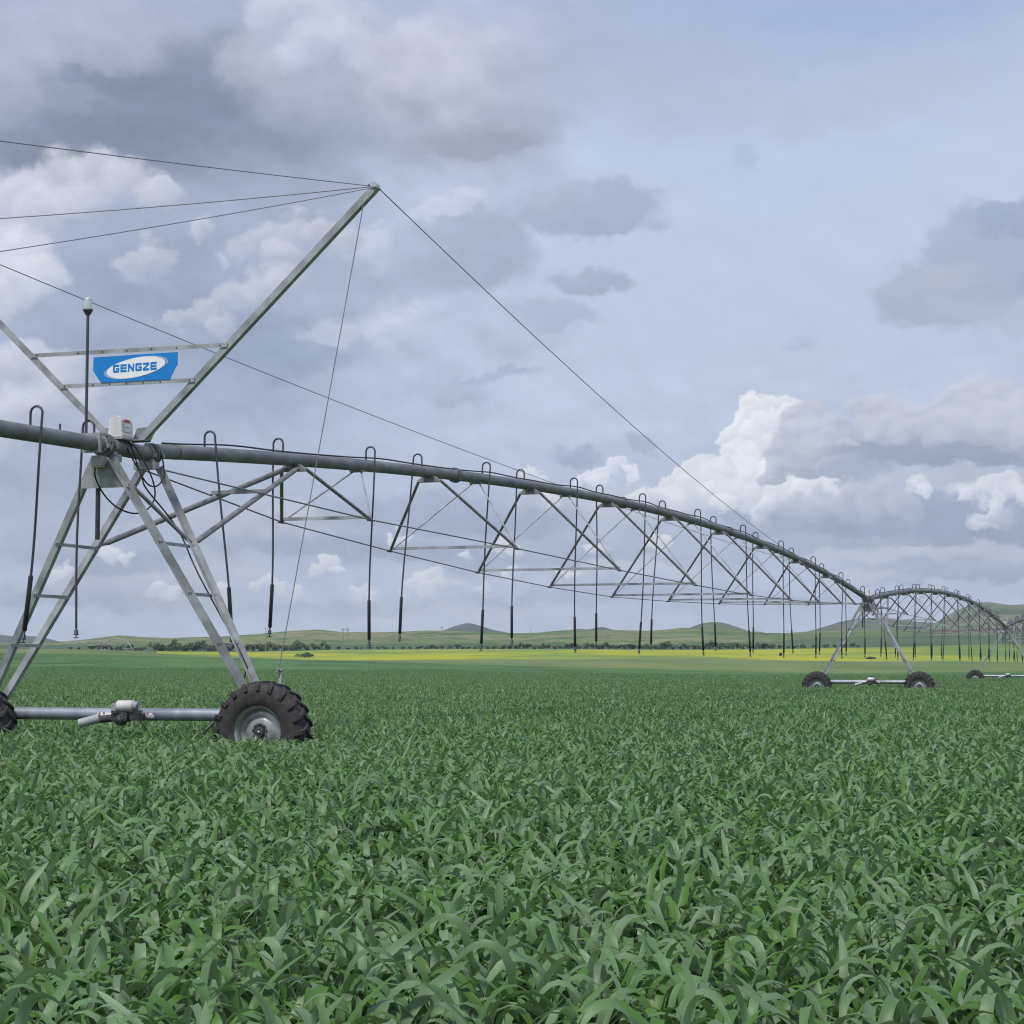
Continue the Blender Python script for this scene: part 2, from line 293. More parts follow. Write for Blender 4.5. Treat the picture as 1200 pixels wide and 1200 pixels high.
# ------------------------------------------------------------------ mesh builder
class MB:
    def __init__(s): s.v = []; s.f = []; s.sm = []
    def add(s, vs, fs, smooth=False):
        o = len(s.v); s.v += [tuple(x) for x in vs]; s.f += [tuple(i + o for i in f) for f in fs]; s.sm += [smooth] * len(fs); return s
    def tube(s, pts, r, n=10, caps=True):
        pts = [Vector(p) for p in pts]; rings = []; k = len(pts)
        rr = r if isinstance(r, (list, tuple)) else [r] * k
        t0 = (pts[1] - pts[0]).normalized()
        nrm = t0.cross(Vector((0, 0, 1)) if abs(t0.z) < 0.9 else Vector((0, 1, 0))).normalized()
        for i, p in enumerate(pts):
            t = (pts[min(i + 1, k - 1)] - pts[max(i - 1, 0)]).normalized()
            nrm = (nrm - t * nrm.dot(t)).normalized(); bn = t.cross(nrm)
            rings += [p + (nrm * math.cos(2 * math.pi * j / n) + bn * math.sin(2 * math.pi * j / n)) * rr[i] for j in range(n)]
        fs = [(i * n + j, i * n + (j + 1) % n, (i + 1) * n + (j + 1) % n, (i + 1) * n + j) for i in range(k - 1) for j in range(n)]
        s.add(rings, fs, True)
        if caps:
            s.add(rings[:n], [tuple(reversed(range(n)))]); s.add(rings[-n:], [tuple(range(n))])
        return s
    def frame(s, a, b, up):
        a = Vector(a); b = Vector(b); t = (b - a).normalized(); up = Vector(up)
        x = (up - t * up.dot(t)).normalized(); y = t.cross(x); return a, b, x, y
    def prism(s, a, b, up, prof):                          # extrude closed 2-D profile (x along up) from a to b
        a, b, x, y = s.frame(a, b, up); n = len(prof)
        vs = [a + x * p + y * q for p, q in prof] + [b + x * p + y * q for p, q in prof]
        fs = [(j, (j + 1) % n, n + (j + 1) % n, n + j) for j in range(n)] + [tuple(reversed(range(n))), tuple(range(n, 2 * n))]
        return s.add(vs, fs)
    def angle(s, a, b, up, w=0.08, t=0.009):               # L-section bar
        return s.prism(a, b, up, [(0, 0), (w, 0), (w, t), (t, t), (t, w), (0, w)])
    def bar(s, a, b, up, w, h):
        return s.prism(a, b, up, [(-h/2, -w/2), (h/2, -w/2), (h/2, w/2), (-h/2, w/2)])
    def box(s, c, d, bev=0.0):
        cx, cy, cz = c; x, y, z = (q / 2 for q in d)
        if not bev: return s.bar((cx, cy - y, cz), (cx, cy + y, cz), (0, 0, 1), 2 * x, 2 * z)
        e = bev; prof = [(-z, -x + e), (-z + e, -x), (z - e, -x), (z, -x + e), (z, x - e), (z - e, x), (-z + e, x), (-z, x - e)]
        return s.prism((cx, cy - y, cz), (cx, cy + y, cz), (0, 0, 1), prof)
    def plate(s, poly, nrm, t):                            # flat polygon given a thickness
        nrm = Vector(nrm).normalized() * t; n = len(poly); P = [Vector(p) for p in poly]
        return s.add(P + [p + nrm for p in P], [tuple(range(n)), tuple(reversed(range(n, 2 * n)))] + [(j, n + j, n + (j + 1) % n, (j + 1) % n) for j in range(n)])
    def lathe(s, c, axis, prof, n=40, smooth=True):        # prof = [(radius, along axis)]
        c = Vector(c); ax = Vector(axis).normalized(); u = ax.orthogonal().normalized(); w = ax.cross(u); k = len(prof)
        vs = [c + ax * h + (u * math.cos(2 * math.pi * j / n) + w * math.sin(2 * math.pi * j / n)) * r for r, h in prof for j in range(n)]
        return s.add(vs, [(i * n + j, i * n + (j + 1) % n, (i + 1) * n + (j + 1) % n, (i + 1) * n + j) for i in range(k - 1) for j in range(n)], smooth)
    def build(s, name, m, parent=None, recalc=True):
        me = bpy.data.meshes.new(name); me.from_pydata(s.v, [], s.f); me.materials.append(MATS[m] if isinstance(m, str) else m)
        me.polygons.foreach_set('use_smooth', s.sm)
        if recalc:
            import bmesh
            bm = bmesh.new(); bm.from_mesh(me); bmesh.ops.recalc_face_normals(bm, faces=bm.faces); bm.to_mesh(me); bm.free()
        me.update(); o = bpy.data.objects.new(name, me); COL.objects.link(o)
        if parent: o.parent = parent
        return o
def tag(o, label=None, cat=None, group=None, kind=None):
    for k, x in (('label', label), ('category', cat), ('group', group), ('kind', kind)):
        if x: o[k] = x
    return o
def empty(name, loc, rz=0):
    o = bpy.data.objects.new(name, None); COL.objects.link(o); o.location = loc; o.rotation_euler = (0, 0, rz); o.empty_display_size = 0.2; return o
def children(o): return [c for c in bpy.data.objects if c.parent == o]
def copy_tree(o, parent=None):
    c = o.copy(); COL.objects.link(c); c.parent = parent
    for ch in children(o): copy_tree(ch, c)
    return c
# ------------------------------------------------------------------ terrain
US = [0,100,200,300,400,500,600,700,800,900,1000,1100,1200]
V_CROP = [764,765,768.5,770.5,773,776,779,782,784,787,788,787,786]
V_YS = [761.5,762.5,766.5,772,774,773.5,773,772.5,772,774,775,776,777]
V_YE = [760.5,761.5,764,764,761.5,761,761,761,761.5,761,759,757,755]
V_GR = [757,756.5,757,756,755.5,755,754.5,754.5,754.5,752,747,744.5,744]
UR = [0,30,60,100,125,143,165,200,250,300,340,370,400,440,480,500,540,580,600,640,680,720,760,800,840,880,920,945,980,1020,1060,1100,1150,1200]
V_RD = [757,756,755,752,748,746,748.5,749,747,745,741,740,742,742,741,739.5,740,742,743.5,742,738.8,740,741,738,738,742,744,742,741,740,740,740,739,738]
RINGS = [130, 450, 700, 1100, 1500, 2200]
def tab(us, vs, u): return np.interp(u, us, vs)
def hf_noise(x, y):
    return (np.sin(x * .013 + 1.3 * np.sin(y * .009)) * np.cos(y * .011 + np.sin(x * .007)) + .5 * np.sin(x * .041 + y * .023) * np.sin(y * .037 - x * .019))
def ground_z(u, Y):
    u = np.asarray(u, float); Y = np.asarray(Y, float); u, Y = np.broadcast_arrays(u, Y)
    k = lambda v, D: CZ + D * (HORIZ - v) / FPX
    zs = [np.zeros_like(u), k(tab(US, V_CROP, u), 450) - .55, k(tab(US, V_YS, u), 700), k(tab(US, V_YE, u), 1100), k(tab(US, V_GR, u), 1500), k(tab(UR, V_RD, u), 2200)]
    z = np.zeros_like(u)
    for i in range(5):
        t = (Y - RINGS[i]) / (RINGS[i+1] - RINGS[i]); m = (t > 0) & (t <= 1)
        tt = t ** 1.4 if i == 0 else (np.clip(t, 0, 1) ** 1.3 if i == 4 else t)
        if i == 4: tt = 1 - (1 - np.clip(t, 0, 1)) ** 1.5
        zz = zs[i] + (zs[i+1] - zs[i]) * np.where(m, np.clip(tt, 0, 1), 0)
        z = np.where(m, zz, z)
    t = np.clip((Y - 2200) / 900, 0, 1)
    z = np.where(Y > 2200, zs[5] * (1 - t) + 8 * t, z)
    x = (u - 600) / FPX * Y
    amp = np.clip((Y - 1150) / 700, 0, 1) * np.clip((2300 - Y) / 200, 0, 1) * 1.1
    return z + amp * hf_noise(x * 1.7, Y * 1.7)
def grid_mesh(name, us, Ys, zf, m, uvattr=None, extra=None, kind=None):
    U, Yg = np.meshgrid(us, Ys); Z = zf(U, Yg); Yw = Yg
    X = (U - 600) / FPX * Yw
    nu, ny = len(us), len(Ys)
    vs = np.stack([X.ravel(), Yw.ravel(), Z.ravel()], 1).tolist()
    idx = np.arange(nu * ny).reshape(ny, nu)
    fs = np.stack([idx[:-1, :-1].ravel(), idx[:-1, 1:].ravel(), idx[1:, 1:].ravel(), idx[1:, :-1].ravel()], 1).tolist()
    if extra:
        o = len(vs); vs += extra[0]; fs += [[i + o for i in f] for f in extra[1]]
    me = bpy.data.meshes.new(name); me.from_pydata(vs, [], fs); me.materials.append(m)
    me.polygons.foreach_set('use_smooth', [True] * len(me.polygons)); me.update()
    o = bpy.data.objects.new(name, me); COL.objects.link(o)
    if kind: o['kind'] = kind
    return o
def landmat(name, cols, scales, rough=0.95, stretch=(1, 1, 1)):
    """cols: three colours mixed by two noises in world metres"""
    m = bpy.data.materials.new(name); m.use_nodes = True; nt = m.node_tree; b = nt.nodes['Principled BSDF']; L = nt.links.new
    g = nt.nodes.new('ShaderNodeNewGeometry'); mp = nt.nodes.new('ShaderNodeMapping'); mp.inputs['Scale'].default_value = stretch; L(g.outputs['Position'], mp.inputs[0])
    prev = None
    for i, (s, lo, hi) in enumerate(scales):
        n = nt.nodes.new('ShaderNodeTexNoise'); n.inputs['Scale'].default_value = s; n.inputs['Detail'].default_value = 8; n.inputs['Roughness'].default_value = .6
        L(mp.outputs[0], n.inputs['Vector'])
        r = nt.nodes.new('ShaderNodeMapRange'); r.inputs[1].default_value = lo; r.inputs[2].default_value = hi; L(n.outputs[0], r.inputs[0])
        mx = nt.nodes.new('ShaderNodeMix'); mx.data_type = 'RGBA'; L(r.outputs[0], mx.inputs[0])
        if prev is None: mx.inputs[6].default_value = (*cols[0], 1)
        else: L(prev, mx.inputs[6])
        mx.inputs[7].default_value = (*cols[i+1], 1); prev = mx.outputs[2]
    L(prev, b.inputs['Base Color']); b.inputs['Roughness'].default_value = rough; b.inputs['Specular IOR Level'].default_value = .1
    return m
ground_m = landmat('pasture_land', [(.12,.175,.065), (.22,.215,.11), (.065,.12,.048), (.09,.135,.06)], [(.006,.42,.60), (.025,.52,.60), (.09,.50,.62)], stretch=(1,.6,2))
us_g = np.concatenate([np.linspace(-3200, -120, 36), np.arange(-100, 1301, 10), np.linspace(1320, 4400, 36)])
Ys_g = np.concatenate([np.linspace(130, 450, 14), np.linspace(475, 700, 8), np.linspace(730, 1100, 10), np.linspace(1130, 1500, 10), np.linspace(1530, 2200, 26), [2260, 2350, 2500, 2800, 3100, 4000, 5200, 6400, 7500]])
x0 = (us_g - 600) / FPX * 130; n = len(us_g)
ex_v = [(float(x), 130.0, 0.0) for x in x0] + [(float(x), -160.0, 0.0) for x in x0]
ex_f = [[i, n + i, n + i + 1, i + 1] for i in range(n - 1)]
grid_mesh('ground', us_g, Ys_g, ground_z, ground_m, extra=(ex_v, [f[::-1] for f in ex_f]), kind='structure')
us_f = np.arange(-100, 1301, 5)
def sheet(name, Y0, Y1, n, lift, m, wob=0.02, u0=-200, u1=1400, kind='structure', umask=None):
    us = np.arange(u0, u1 + 1, 5.0); Ys = np.linspace(0, 1, n)
    U, T = np.meshgrid(us, Ys)
    Yg = Y0 + (Y1 - Y0) * T
    Yg = Yg * (1 + wob * np.sin(U * .021 + Y0) * .3 * ((T < .02) | (T > .98)))
    Z = ground_z(U, Yg) + lift; Z[0, :] -= lift * 1.2; Z[-1, :] -= lift * 1.2
    X = (U - 600) / FPX * Yg; idx = np.arange(U.size).reshape(U.shape)
    fs = np.stack([idx[:-1, :-1].ravel(), idx[:-1, 1:].ravel(), idx[1:, 1:].ravel(), idx[1:, :-1].ravel()], 1).tolist()
    me = bpy.data.meshes.new(name); me.from_pydata(np.stack([X.ravel(), Yg.ravel(), Z.ravel()], 1).tolist(), [], fs); me.materials.append(m)
    me.polygons.foreach_set('use_smooth', [True] * len(me.polygons)); me.update()
    o = bpy.data.objects.new(name, me); COL.objects.link(o); o['kind'] = kind; return o
crop_far_m = landmat('far_crop', [(.050,.115,.040), (.120,.210,.080), (.065,.130,.050), (.050,.110,.042)], [(1.2,.30,.66), (.012,.45,.65), (.05,.50,.60)], stretch=(1,.5,1))
sheet('meadow', 448, 702, 10, .12, landmat('meadow_grass', [(.13,.185,.070), (.175,.215,.085), (.09,.15,.06)], [(.03,.42,.6), (.012,.5,.65)], stretch=(1,.35,1)))
rape_m = landmat('rapeseed_flowers', [(.35,.36,.035), (.22,.29,.055), (.13,.21,.06)], [(.03,.45,.58), (.011,.50,.60)], stretch=(.6,.35,1))
sheet('rapeseed_field', 700, 1098, 12, .25, rape_m, u0=185)
sheet('green_field', 1096, 1500, 12, .15, landmat('green_field_crop', [(.060,.110,.060), (.085,.135,.070), (.095,.135,.065)], [(.02,.42,.6), (.006,.48,.62)], stretch=(1,.3,1)))
# hills beyond the fields, each a ridge with real depth
hill_green = landmat('hill_grass', [(.11,.15,.07), (.18,.18,.11), (.055,.085,.048), (.08,.11,.058)], [(.008,.42,.56), (.006,.52,.60), (.03,.50,.62)])
hill_dark = landmat('hill_scrub', [(.075,.115,.062), (.12,.14,.085), (.042,.065,.043), (.06,.09,.05)], [(.006,.42,.56), (.005,.52,.60), (.025,.50,.62)])
hill_far = landmat('hill_rock', [(.065,.08,.068), (.10,.11,.085), (.045,.058,.052)], [(.004,.42,.6), (.003,.5,.62)])
def hill(name, pts, Yc, half, m, rough=1.0):
    us = np.arange(pts[0][0], pts[-1][0] + 1, 2.5); pu = [p[0] for p in pts]; pv = [p[1] for p in pts]
    Ys = Yc + half * np.linspace(-1, 1, 41)
    def zf(U, Yg):
        # smooth skyline
        v = sum(np.interp(U + d, pu, pv) for d in (-5, -2.5, 0, 2.5, 5)) / 5
        H = CZ + Yc * (HORIZ - v + .6) / FPX - 2
        t = (Yg - Yc) / half; X = (U - 600) / FPX * Yg
        bell = np.clip(1 - np.abs(t) ** 1.5, 0, 1)
        s = Yc / 3000.
        gl = hf_noise(X / s * 1.6, Yg / s * 1.3) * .5 + hf_noise(X / s * 4.1 + 9, Yg / s * 3.7) * .25
        return 2 + H * bell + gl * H * .07 * rough * (1 - bell ** 6) 
    return grid_mesh(name, us, Ys, zf, m, kind='structure')
hill('hill', [(-260,752),(-120,738),(-40,741),(0,744.5),(18,746.5),(40,746),(62,750),(80,756),(100,765)], 5200, 900, hill_far)
hill('hill', [(495,748),(512,744),(525,737),(545,731),(552,731),(562,734),(578,739),(600,743),(620,750)], 5200, 800, hill_far)
hill('hill', [(635,750),(655,743),(670,738.5),(678,737),(688,739),(696,737),(705,735),(712,737),(728,742),(750,750)], 5600, 800, hill_far)
hill('hill', [(760,750),(788,744),(805,738),(820,731.5),(836,729.3),(848,730.5),(862,735),(880,741),(900,750)], 3300, 500, hill_green)
hill('hill', [(850,748),(872,742),(885,740.5),(895,741.5),(912,750)], 5600, 600, hill_far)
hill('hill', [(905,750),(925,744.5),(945,741),(970,734),(985,729),(1003,726),(1022,725),(1045,725.5),(1070,729),(1100,731),(1150,735),(1220,740)], 4000, 700, hill_dark)
hill('hill', [(1060,750),(1080,740),(1098,729),(1115,719),(1130,712),(1145,707.5),(1157,706.3),(1168,707.5),(1182,710),(1200,709),(1230,702),(1270,700),(1350,715),(1450,745)], 3600, 600, hill_green)
sheet('ploughed_field', 1640, 1900, 6, .6, landmat('ploughed_soil', [(.12,.075,.06), (.15,.09,.07), (.10,.09,.06)], [(.02,.42,.6), (.01,.5,.65)]), u0=1095, u1=1400)
def gz(u, Y): return float(ground_z(np.array([u]), np.array([Y]))[0])
# ------------------------------------------------------------------ crop
def leaf_material():
    m = bpy.data.materials.new('crop_leaf'); m.use_nodes = True; nt = m.node_tree; b = nt.nodes['Principled BSDF']; L = nt.links.new
    at = nt.nodes.new('ShaderNodeAttribute'); at.attribute_name = 'leafcol'
    uv = nt.nodes.new('ShaderNodeUVMap'); uv.uv_map = 'UVMap'; sx = nt.nodes.new('ShaderNodeSeparateXYZ'); L(uv.outputs[0], sx.inputs[0])
    def M(op, a, b_=None):
        n = nt.nodes.new('ShaderNodeMath'); n.operation = op
        for i, x in enumerate((a, b_)):
            if x is None: continue
            if isinstance(x, (int, float)): n.inputs[i].default_value = x
            else: L(x, n.inputs[i])
        return n.outputs[0]
    def mix(f, a, b_, bt='MIX'):
        n = nt.nodes.new('ShaderNodeMix'); n.data_type = 'RGBA'; n.blend_type = bt
        if isinstance(f, (int, float)): n.inputs[0].default_value = f
        else: L(f, n.inputs[0])
        for i, x in ((6, a), (7, b_)):
            if isinstance(x, tuple): n.inputs[i].default_value = (*x, 1)
            else: L(x, n.inputs[i])
        return n.outputs[2]
    mid = M('LESS_THAN', M('ABSOLUTE', M('SUBTRACT', sx.outputs[0], .5)), .05)
    vein = M('MULTIPLY', M('SINE', M('MULTIPLY', sx.outputs[0], 75.0)), .06)
    top = mix(M('MULTIPLY', mid, .35), at.outputs['Color'], (.17, .25, .14))
    vn = nt.nodes.new('ShaderNodeHueSaturation'); L(M('ADD', vein, 1.0), vn.inputs['Value']); L(top, vn.inputs['Color'])
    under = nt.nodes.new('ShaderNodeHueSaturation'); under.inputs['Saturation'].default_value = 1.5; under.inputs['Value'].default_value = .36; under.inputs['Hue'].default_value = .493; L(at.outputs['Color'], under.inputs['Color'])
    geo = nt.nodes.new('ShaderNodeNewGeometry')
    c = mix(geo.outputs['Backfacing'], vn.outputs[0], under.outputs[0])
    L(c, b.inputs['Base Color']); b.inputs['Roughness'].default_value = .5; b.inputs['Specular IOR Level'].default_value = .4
    tr = nt.nodes.new('ShaderNodeBsdfTranslucent'); L(mix(1.0, c, (.9, 1.0, .45), 'MULTIPLY'), tr.inputs[0])
    ms = nt.nodes.new('ShaderNodeMixShader'); ms.inputs[0].default_value = .09
    L(b.outputs[0], ms.inputs[1]); L(tr.outputs[0], ms.inputs[2]); L(ms.outputs[0], nt.nodes['Material Output'].inputs[0])
    return m
LEAF = leaf_material()
LEAFC = np.array([(.275,.430,.225), (.325,.475,.285), (.230,.390,.165), (.400,.540,.360)])
def leaf_tile(name, nplants, nleaf, nseg, across, rng, size=1.0, wscale=1.0, hscale=1.0):
    """a square metre of broad-leaved cereal: every leaf an arched strip"""
    Vs = []; Fs = []; UV = []; Cs = []
    base = 0
    px = rng.uniform(-size/2, size/2, nplants); py = rng.uniform(-size/2, size/2, nplants)
    for i in range(nplants):
        hp = rng.uniform(.88, 1.12) * hscale; phi0 = rng.uniform(0, 2*math.pi)
        for k in range(nleaf):
            f = (k + rng.uniform(.2, .9)) / nleaf
            h0 = (.08 + .30 * f) * hp
            az = phi0 + k * math.pi + rng.normal(0, .5)
            Lh = rng.uniform(.23, .37) * (.8 + .45 * f); W = rng.uniform(.0108, .0168) * (.8 + .35 * f) * wscale
            e0 = rng.uniform(1.20, 1.52); bend = rng.uniform(2.2, 3.0) * (1 if rng.random() > .04 else .3)
            pos = rng.uniform(.36, .64)                      # where the leaf bends over
            t = np.linspace(0, 1, nseg + 1)
            el = e0 - bend / (1 + np.exp(-(t - pos) * 12))
            ds = Lh / nseg
            r = np.concatenate([[0], np.cumsum(np.cos(el[:-1]) * ds)]); z = h0 + np.concatenate([[0], np.cumsum(np.sin(el[:-1]) * ds)])
            tw = rng.normal(0, .18) + rng.normal(0, .38) * t        # twist along the leaf
            az_t = az + rng.normal(0, .4) * t
            cx = px[i] + r * np.cos(az_t); cy = py[i] + r * np.sin(az_t)
            prof = np.clip(np.minimum(1, .62 + 1.6 * t) * np.sqrt(np.clip(1 - t ** 3.4, 0, 1)), .04, 1) * W
            sx, sy = -np.sin(az_t), np.cos(az_t)
            nx, ny, nz = -np.sin(el) * np.cos(az_t), -np.sin(el) * np.sin(az_t), np.cos(el)
            dx = sx * np.cos(tw) + nx * np.sin(tw); dy = sy * np.cos(tw) + ny * np.sin(tw); dz = nz * np.sin(tw)
            cols = [-1, 0, 1] if across == 2 else [-1, 1]
            m = len(cols)
            for q in cols:
                lift = .28 * prof if q else 0
                Vs.append(np.stack([cx + dx * prof * q + nx * lift, cy + dy * prof * q + ny * lift, z + dz * prof * q + nz * lift], 1))
            n1 = nseg + 1
            c = LEAFC[rng.integers(0, 4)] * rng.uniform(.86, 1.22)
            for a in range(m - 1):
                for s in range(nseg):
                    A = base + a * n1 + s
                    Fs.append((A, A + n1, A + n1 + 1, A + 1))
                    u0, u1 = a / (m - 1), (a + 1) / (m - 1)
                    UV += [(u0, t[s]), (u1, t[s]), (u1, t[s+1]), (u0, t[s+1])]
                    Cs += [(*c, 1)]
            base += m * n1
    V = np.concatenate(Vs)
    me = bpy.data.meshes.new(name); me.from_pydata(V.tolist(), [], Fs)
    uvl = me.uv_layers.new(name='UVMap'); uvl.data.foreach_set('uv', np.array(UV, 'f').ravel())
    ca = me.attributes.new('leafcol', 'FLOAT_COLOR', 'FACE'); ca.data.foreach_set('color', np.array(Cs, 'f').ravel())
    me.polygons.foreach_set('use_smooth', [True] * len(Fs)); me.materials.append(LEAF); me.update()
    return bpy.data.objects.new(name, me)
def scatter(name, tiles, pts, rots, scl, idx, label, cat=None):
    coll = bpy.data.collections.new(name + '_plants')
    for o in tiles: coll.objects.link(o)
    me = bpy.data.meshes.new(name); me.from_pydata([tuple(p) for p in pts], [], [])
    a = me.attributes.new('rot', 'FLOAT_VECTOR', 'POINT'); a.data.foreach_set('vector', np.array(rots, 'f').ravel())
    a = me.attributes.new('scl', 'FLOAT_VECTOR', 'POINT'); a.data.foreach_set('vector', np.array(scl, 'f').ravel())
    a = me.attributes.new('pick', 'INT', 'POINT'); a.data.foreach_set('value', np.array(idx, 'i'))
    o = bpy.data.objects.new(name, me); COL.objects.link(o)
    ng = bpy.data.node_groups.new(name, 'GeometryNodeTree')
    ng.interface.new_socket('Geometry', in_out='INPUT', socket_type='NodeSocketGeometry'); ng.interface.new_socket('Geometry', in_out='OUTPUT', socket_type='NodeSocketGeometry')
    N = ng.nodes.new; gi = N('NodeGroupInput'); go = N('NodeGroupOutput'); ip = N('GeometryNodeInstanceOnPoints'); ci = N('GeometryNodeCollectionInfo')
    ci.inputs['Collection'].default_value = coll; ci.inputs['Separate Children'].default_value = True; ci.inputs['Reset Children'].default_value = True
    def attr(nm, dt):
        n = N('GeometryNodeInputNamedAttribute'); n.data_type = dt; n.inputs['Name'].default_value = nm; return n.outputs['Attribute']
    l = ng.links.new
    l(gi.outputs[0], ip.inputs['Points']); l(ci.outputs[0], ip.inputs['Instance']); ip.inputs['Pick Instance'].default_value = True
    l(attr('pick', 'INT'), ip.inputs['Instance Index']); l(attr('rot', 'FLOAT_VECTOR'), ip.inputs['Rotation']); l(attr('scl', 'FLOAT_VECTOR'), ip.inputs['Scale'])
    l(ip.outputs[0], go.inputs[0])
    md = o.modifiers.new('scatter', 'NODES'); md.node_group = ng
    o['kind'] = 'stuff'; o['label'] = label
    if cat: o['category'] = cat
    return o
TH = math.atan(0.338); C_, S_ = math.cos(TH), math.sin(TH); X0, Y0 = -5.34, 27.4
def world_ps(p, s): return (X0 + S_ * s + C_ * p, Y0 + C_ * s - S_ * p)
def local_ps(x, y):
    dx, dy = x - X0, y - Y0; return dx * C_ - dy * S_, dx * S_ + dy * C_
SPAN = 64.5; T0 = 0.35                                   # tower origins along the machine: T0 + k*SPAN
def crop_points(Ya, Yb, step, margin, ntile):
    pts, rots, scl, idx = [], [], [], []
    y = Ya
    while y < Yb:
        half = .25 * y + margin; x = -half
        while x <= half:
            X = x + random.uniform(-.07, .07) * step; Y = y + random.uniform(-.07, .07) * step
            ok = True
            p, s = local_ps(X, Y)
            if Y > 60 and p < -3 and (abs(s - T0 - SPAN + 0.45) < .7 or abs(s - T0 - SPAN + 17) < .5): ok = False    # wheel tracks across the field
            if Y > 30 and p < -1 and abs(s - 22) < .45: ok = False
            if abs(p) > 1.6 and abs(p) < 2.9 and abs(s + .1) < .35: ok = False     # where the wheels stand
            if ok:
                u = X / Y * FPX + 600
                pts.append((X, Y, gz(u, Y) if Y > 128 else 0.0))
                rots.append((random.gauss(0, .02), random.gauss(0, .02), random.randrange(4) * math.pi / 2 + random.uniform(-.2, .2)))
                hz = 1.05 + .09 * math.sin(X * .35 + 1.3 * math.sin(Y * .21)) * math.cos(Y * .27 + X * .1) + random.gauss(0, .03)
                scl.append((1.06, 1.06, hz)); idx.append(random.randrange(ntile))
            x += step
        y += step
    return pts, rots, scl, idx
NEAR = [leaf_tile('plants_a%d' % i, 150, 5, 14, 2, RNG) for i in range(6)]
MIDT = [leaf_tile('plants_b%d' % i, 170, 4, 5, 1, RNG, wscale=1.0) for i in range(5)]
scatter('crop_field', NEAR, *crop_points(2.6, 30, .72, 3.5, 6), 'dense waist-low green cereal crop with broad arching blades in the foreground', 'crop')
scatter('crop_field', MIDT, *crop_points(29.5, 235, 1.0, 5.0, 5), 'even green cereal crop stretching away beneath the machine', 'crop')
sheet('crop_field', 220, 449, 20, .46, crop_far_m, kind='stuff')
#SPLIT
hz = MB().box((0, 3700, 118), (24400, 8000, 244)); 
hm = bpy.data.materials.new('haze_air'); hm.use_nodes = True; hn = hm.node_tree; hn.nodes.clear()
hv = hn.nodes.new('ShaderNodeVolumePrincipled'); hv.inputs['Density'].default_value = 0.00008; hv.inputs['Color'].default_value = (.80, .88, 1.0, 1); hv.inputs['Anisotropy'].default_value = 0.2
hn.links.new(hv.outputs[0], hn.nodes.new('ShaderNodeOutputMaterial').inputs['Volume'])
hz.build('haze', hm)['kind'] = 'stuff'

# ------------------------------------------------------------------ irrigation machine
def ps_at(u, v, s):
    """local (p, z) of the point seen at photo px (u,v) on the plane s (used once, to size the real parts)"""
    r = ray(u, v); a = r.x / r.y; b = r.z / r.y
    p = (a * Y0 + a * C_ * s - X0 - S_ * s) / (C_ + a * S_); return p, CZ + (Y0 + C_ * s - S_ * p) * b
PZ = 4.45; PR = 0.105
def circ(c, r, ax, n=10): pass
def make_wheel(root, p, s, z):
    # axis along s; camera-side face at lower s
    R = .665; W = .19
    w = MB(); c = (p, s, z); ax = (0, 1, 0)
    w.lathe(c, ax, [(.335,-.165),(.345,-.15),(.325,-.14),(.305,-.12),(.30,-.06),(.285,-.03),(.25,-.02),(.20,-.05),(.16,-.075),(.12,-.08),(.085,-.08),(.085,-.065),(.0,-.065)], 48)
    w.lathe(c, ax, [(.335,.165),(.345,.15),(.305,.12),(.30,-.02)], 48)
    wh = w.build('wheel', 'rim_steel', root)
    t = MB()
    t.lathe(c, ax, [(.335,-.16),(.37,-.185),(.43,-.200),(.50,-.198),(.56,-.185),(.60,-.165),(.618,-.13),(.628,-.06),(.63,0),(.628,.06),(.618,.13),(.60,.165),(.56,.185),(.50,.198),(.43,.2),(.37,.185),(.335,.16)], 64)
    cv = Vector(c); nl = 20
    for sd in (-1, 1):
        for k in range(nl):
            a0 = 2 * math.pi * (k + (.5 if sd > 0 else 0)) / nl
            secs = []
            for q, (h, rr, da) in enumerate([(-.015,.655,.17),(.05,.662,.10),(.11,.66,.04),(.165,.645,0),(.195,.60,-.02),(.203,.54,-.03)]):
                a = a0 + da * sd * sd; rad = Vector((math.cos(a), 0, math.sin(a))); tan = Vector((-math.sin(a), 0, math.cos(a)))
                hw = .021 + (.008 if q > 2 else 0); inner = rr - .05
                ctr = cv + Vector((0, sd * h, 0))
                if q >= 4:
                    out = ctr + Vector((0, sd * .012, 0)); inn = ctr - Vector((0, sd * .03, 0))
                    secs.append([out + rad*rr - tan*hw*.8, out + rad*rr + tan*hw*.8, inn + rad*(rr-.02) + tan*hw*1.2, inn + rad*(rr-.02) - tan*hw*1.2])
                else:
                    secs.append([ctr + rad*rr - tan*hw*.8, ctr + rad*rr + tan*hw*.8, ctr + rad*inner + tan*hw*1.3, ctr + rad*inner - tan*hw*1.3])
            vs = [x for sct in secs for x in sct]; fs = []
            for i in range(len(secs) - 1):
                for j in range(4): fs.append((i*4+j, i*4+(j+1) % 4, (i+1)*4+(j+1) % 4, (i+1)*4+j))
            fs += [(0, 1, 2, 3), tuple(len(vs) - 4 + j for j in (3, 2, 1, 0))]
            t.add(vs, fs)
    t.build('tyre', 'tyre_rubber', wh)
    h = MB(); h.lathe(c, ax, [(.0,-.115),(.05,-.115),(.062,-.11),(.062,-.07)], 24)
    for k in range(9):
        a = 2 * math.pi * k / 9 + .2; x = Vector((p + .098 * math.cos(a), s - .08, z + .098 * math.sin(a)))
        h.lathe(x, (0, -1, 0), [(.0, .022), (.012, .022), (.012, -.01)], 6, False)
    h.build('hub', 'dark_cast', wh)
    cpt = MB(); cpt.lathe((p, s - .115, z), (0, -1, 0), [(0, .012), (.014, .008), (.016, 0)], 12); cpt.build('hub_cap', 'bright_steel', wh)
    return wh
TOPS, TZ, FP, FS, FZ = .64, 4.20, 2.08, .14, .84
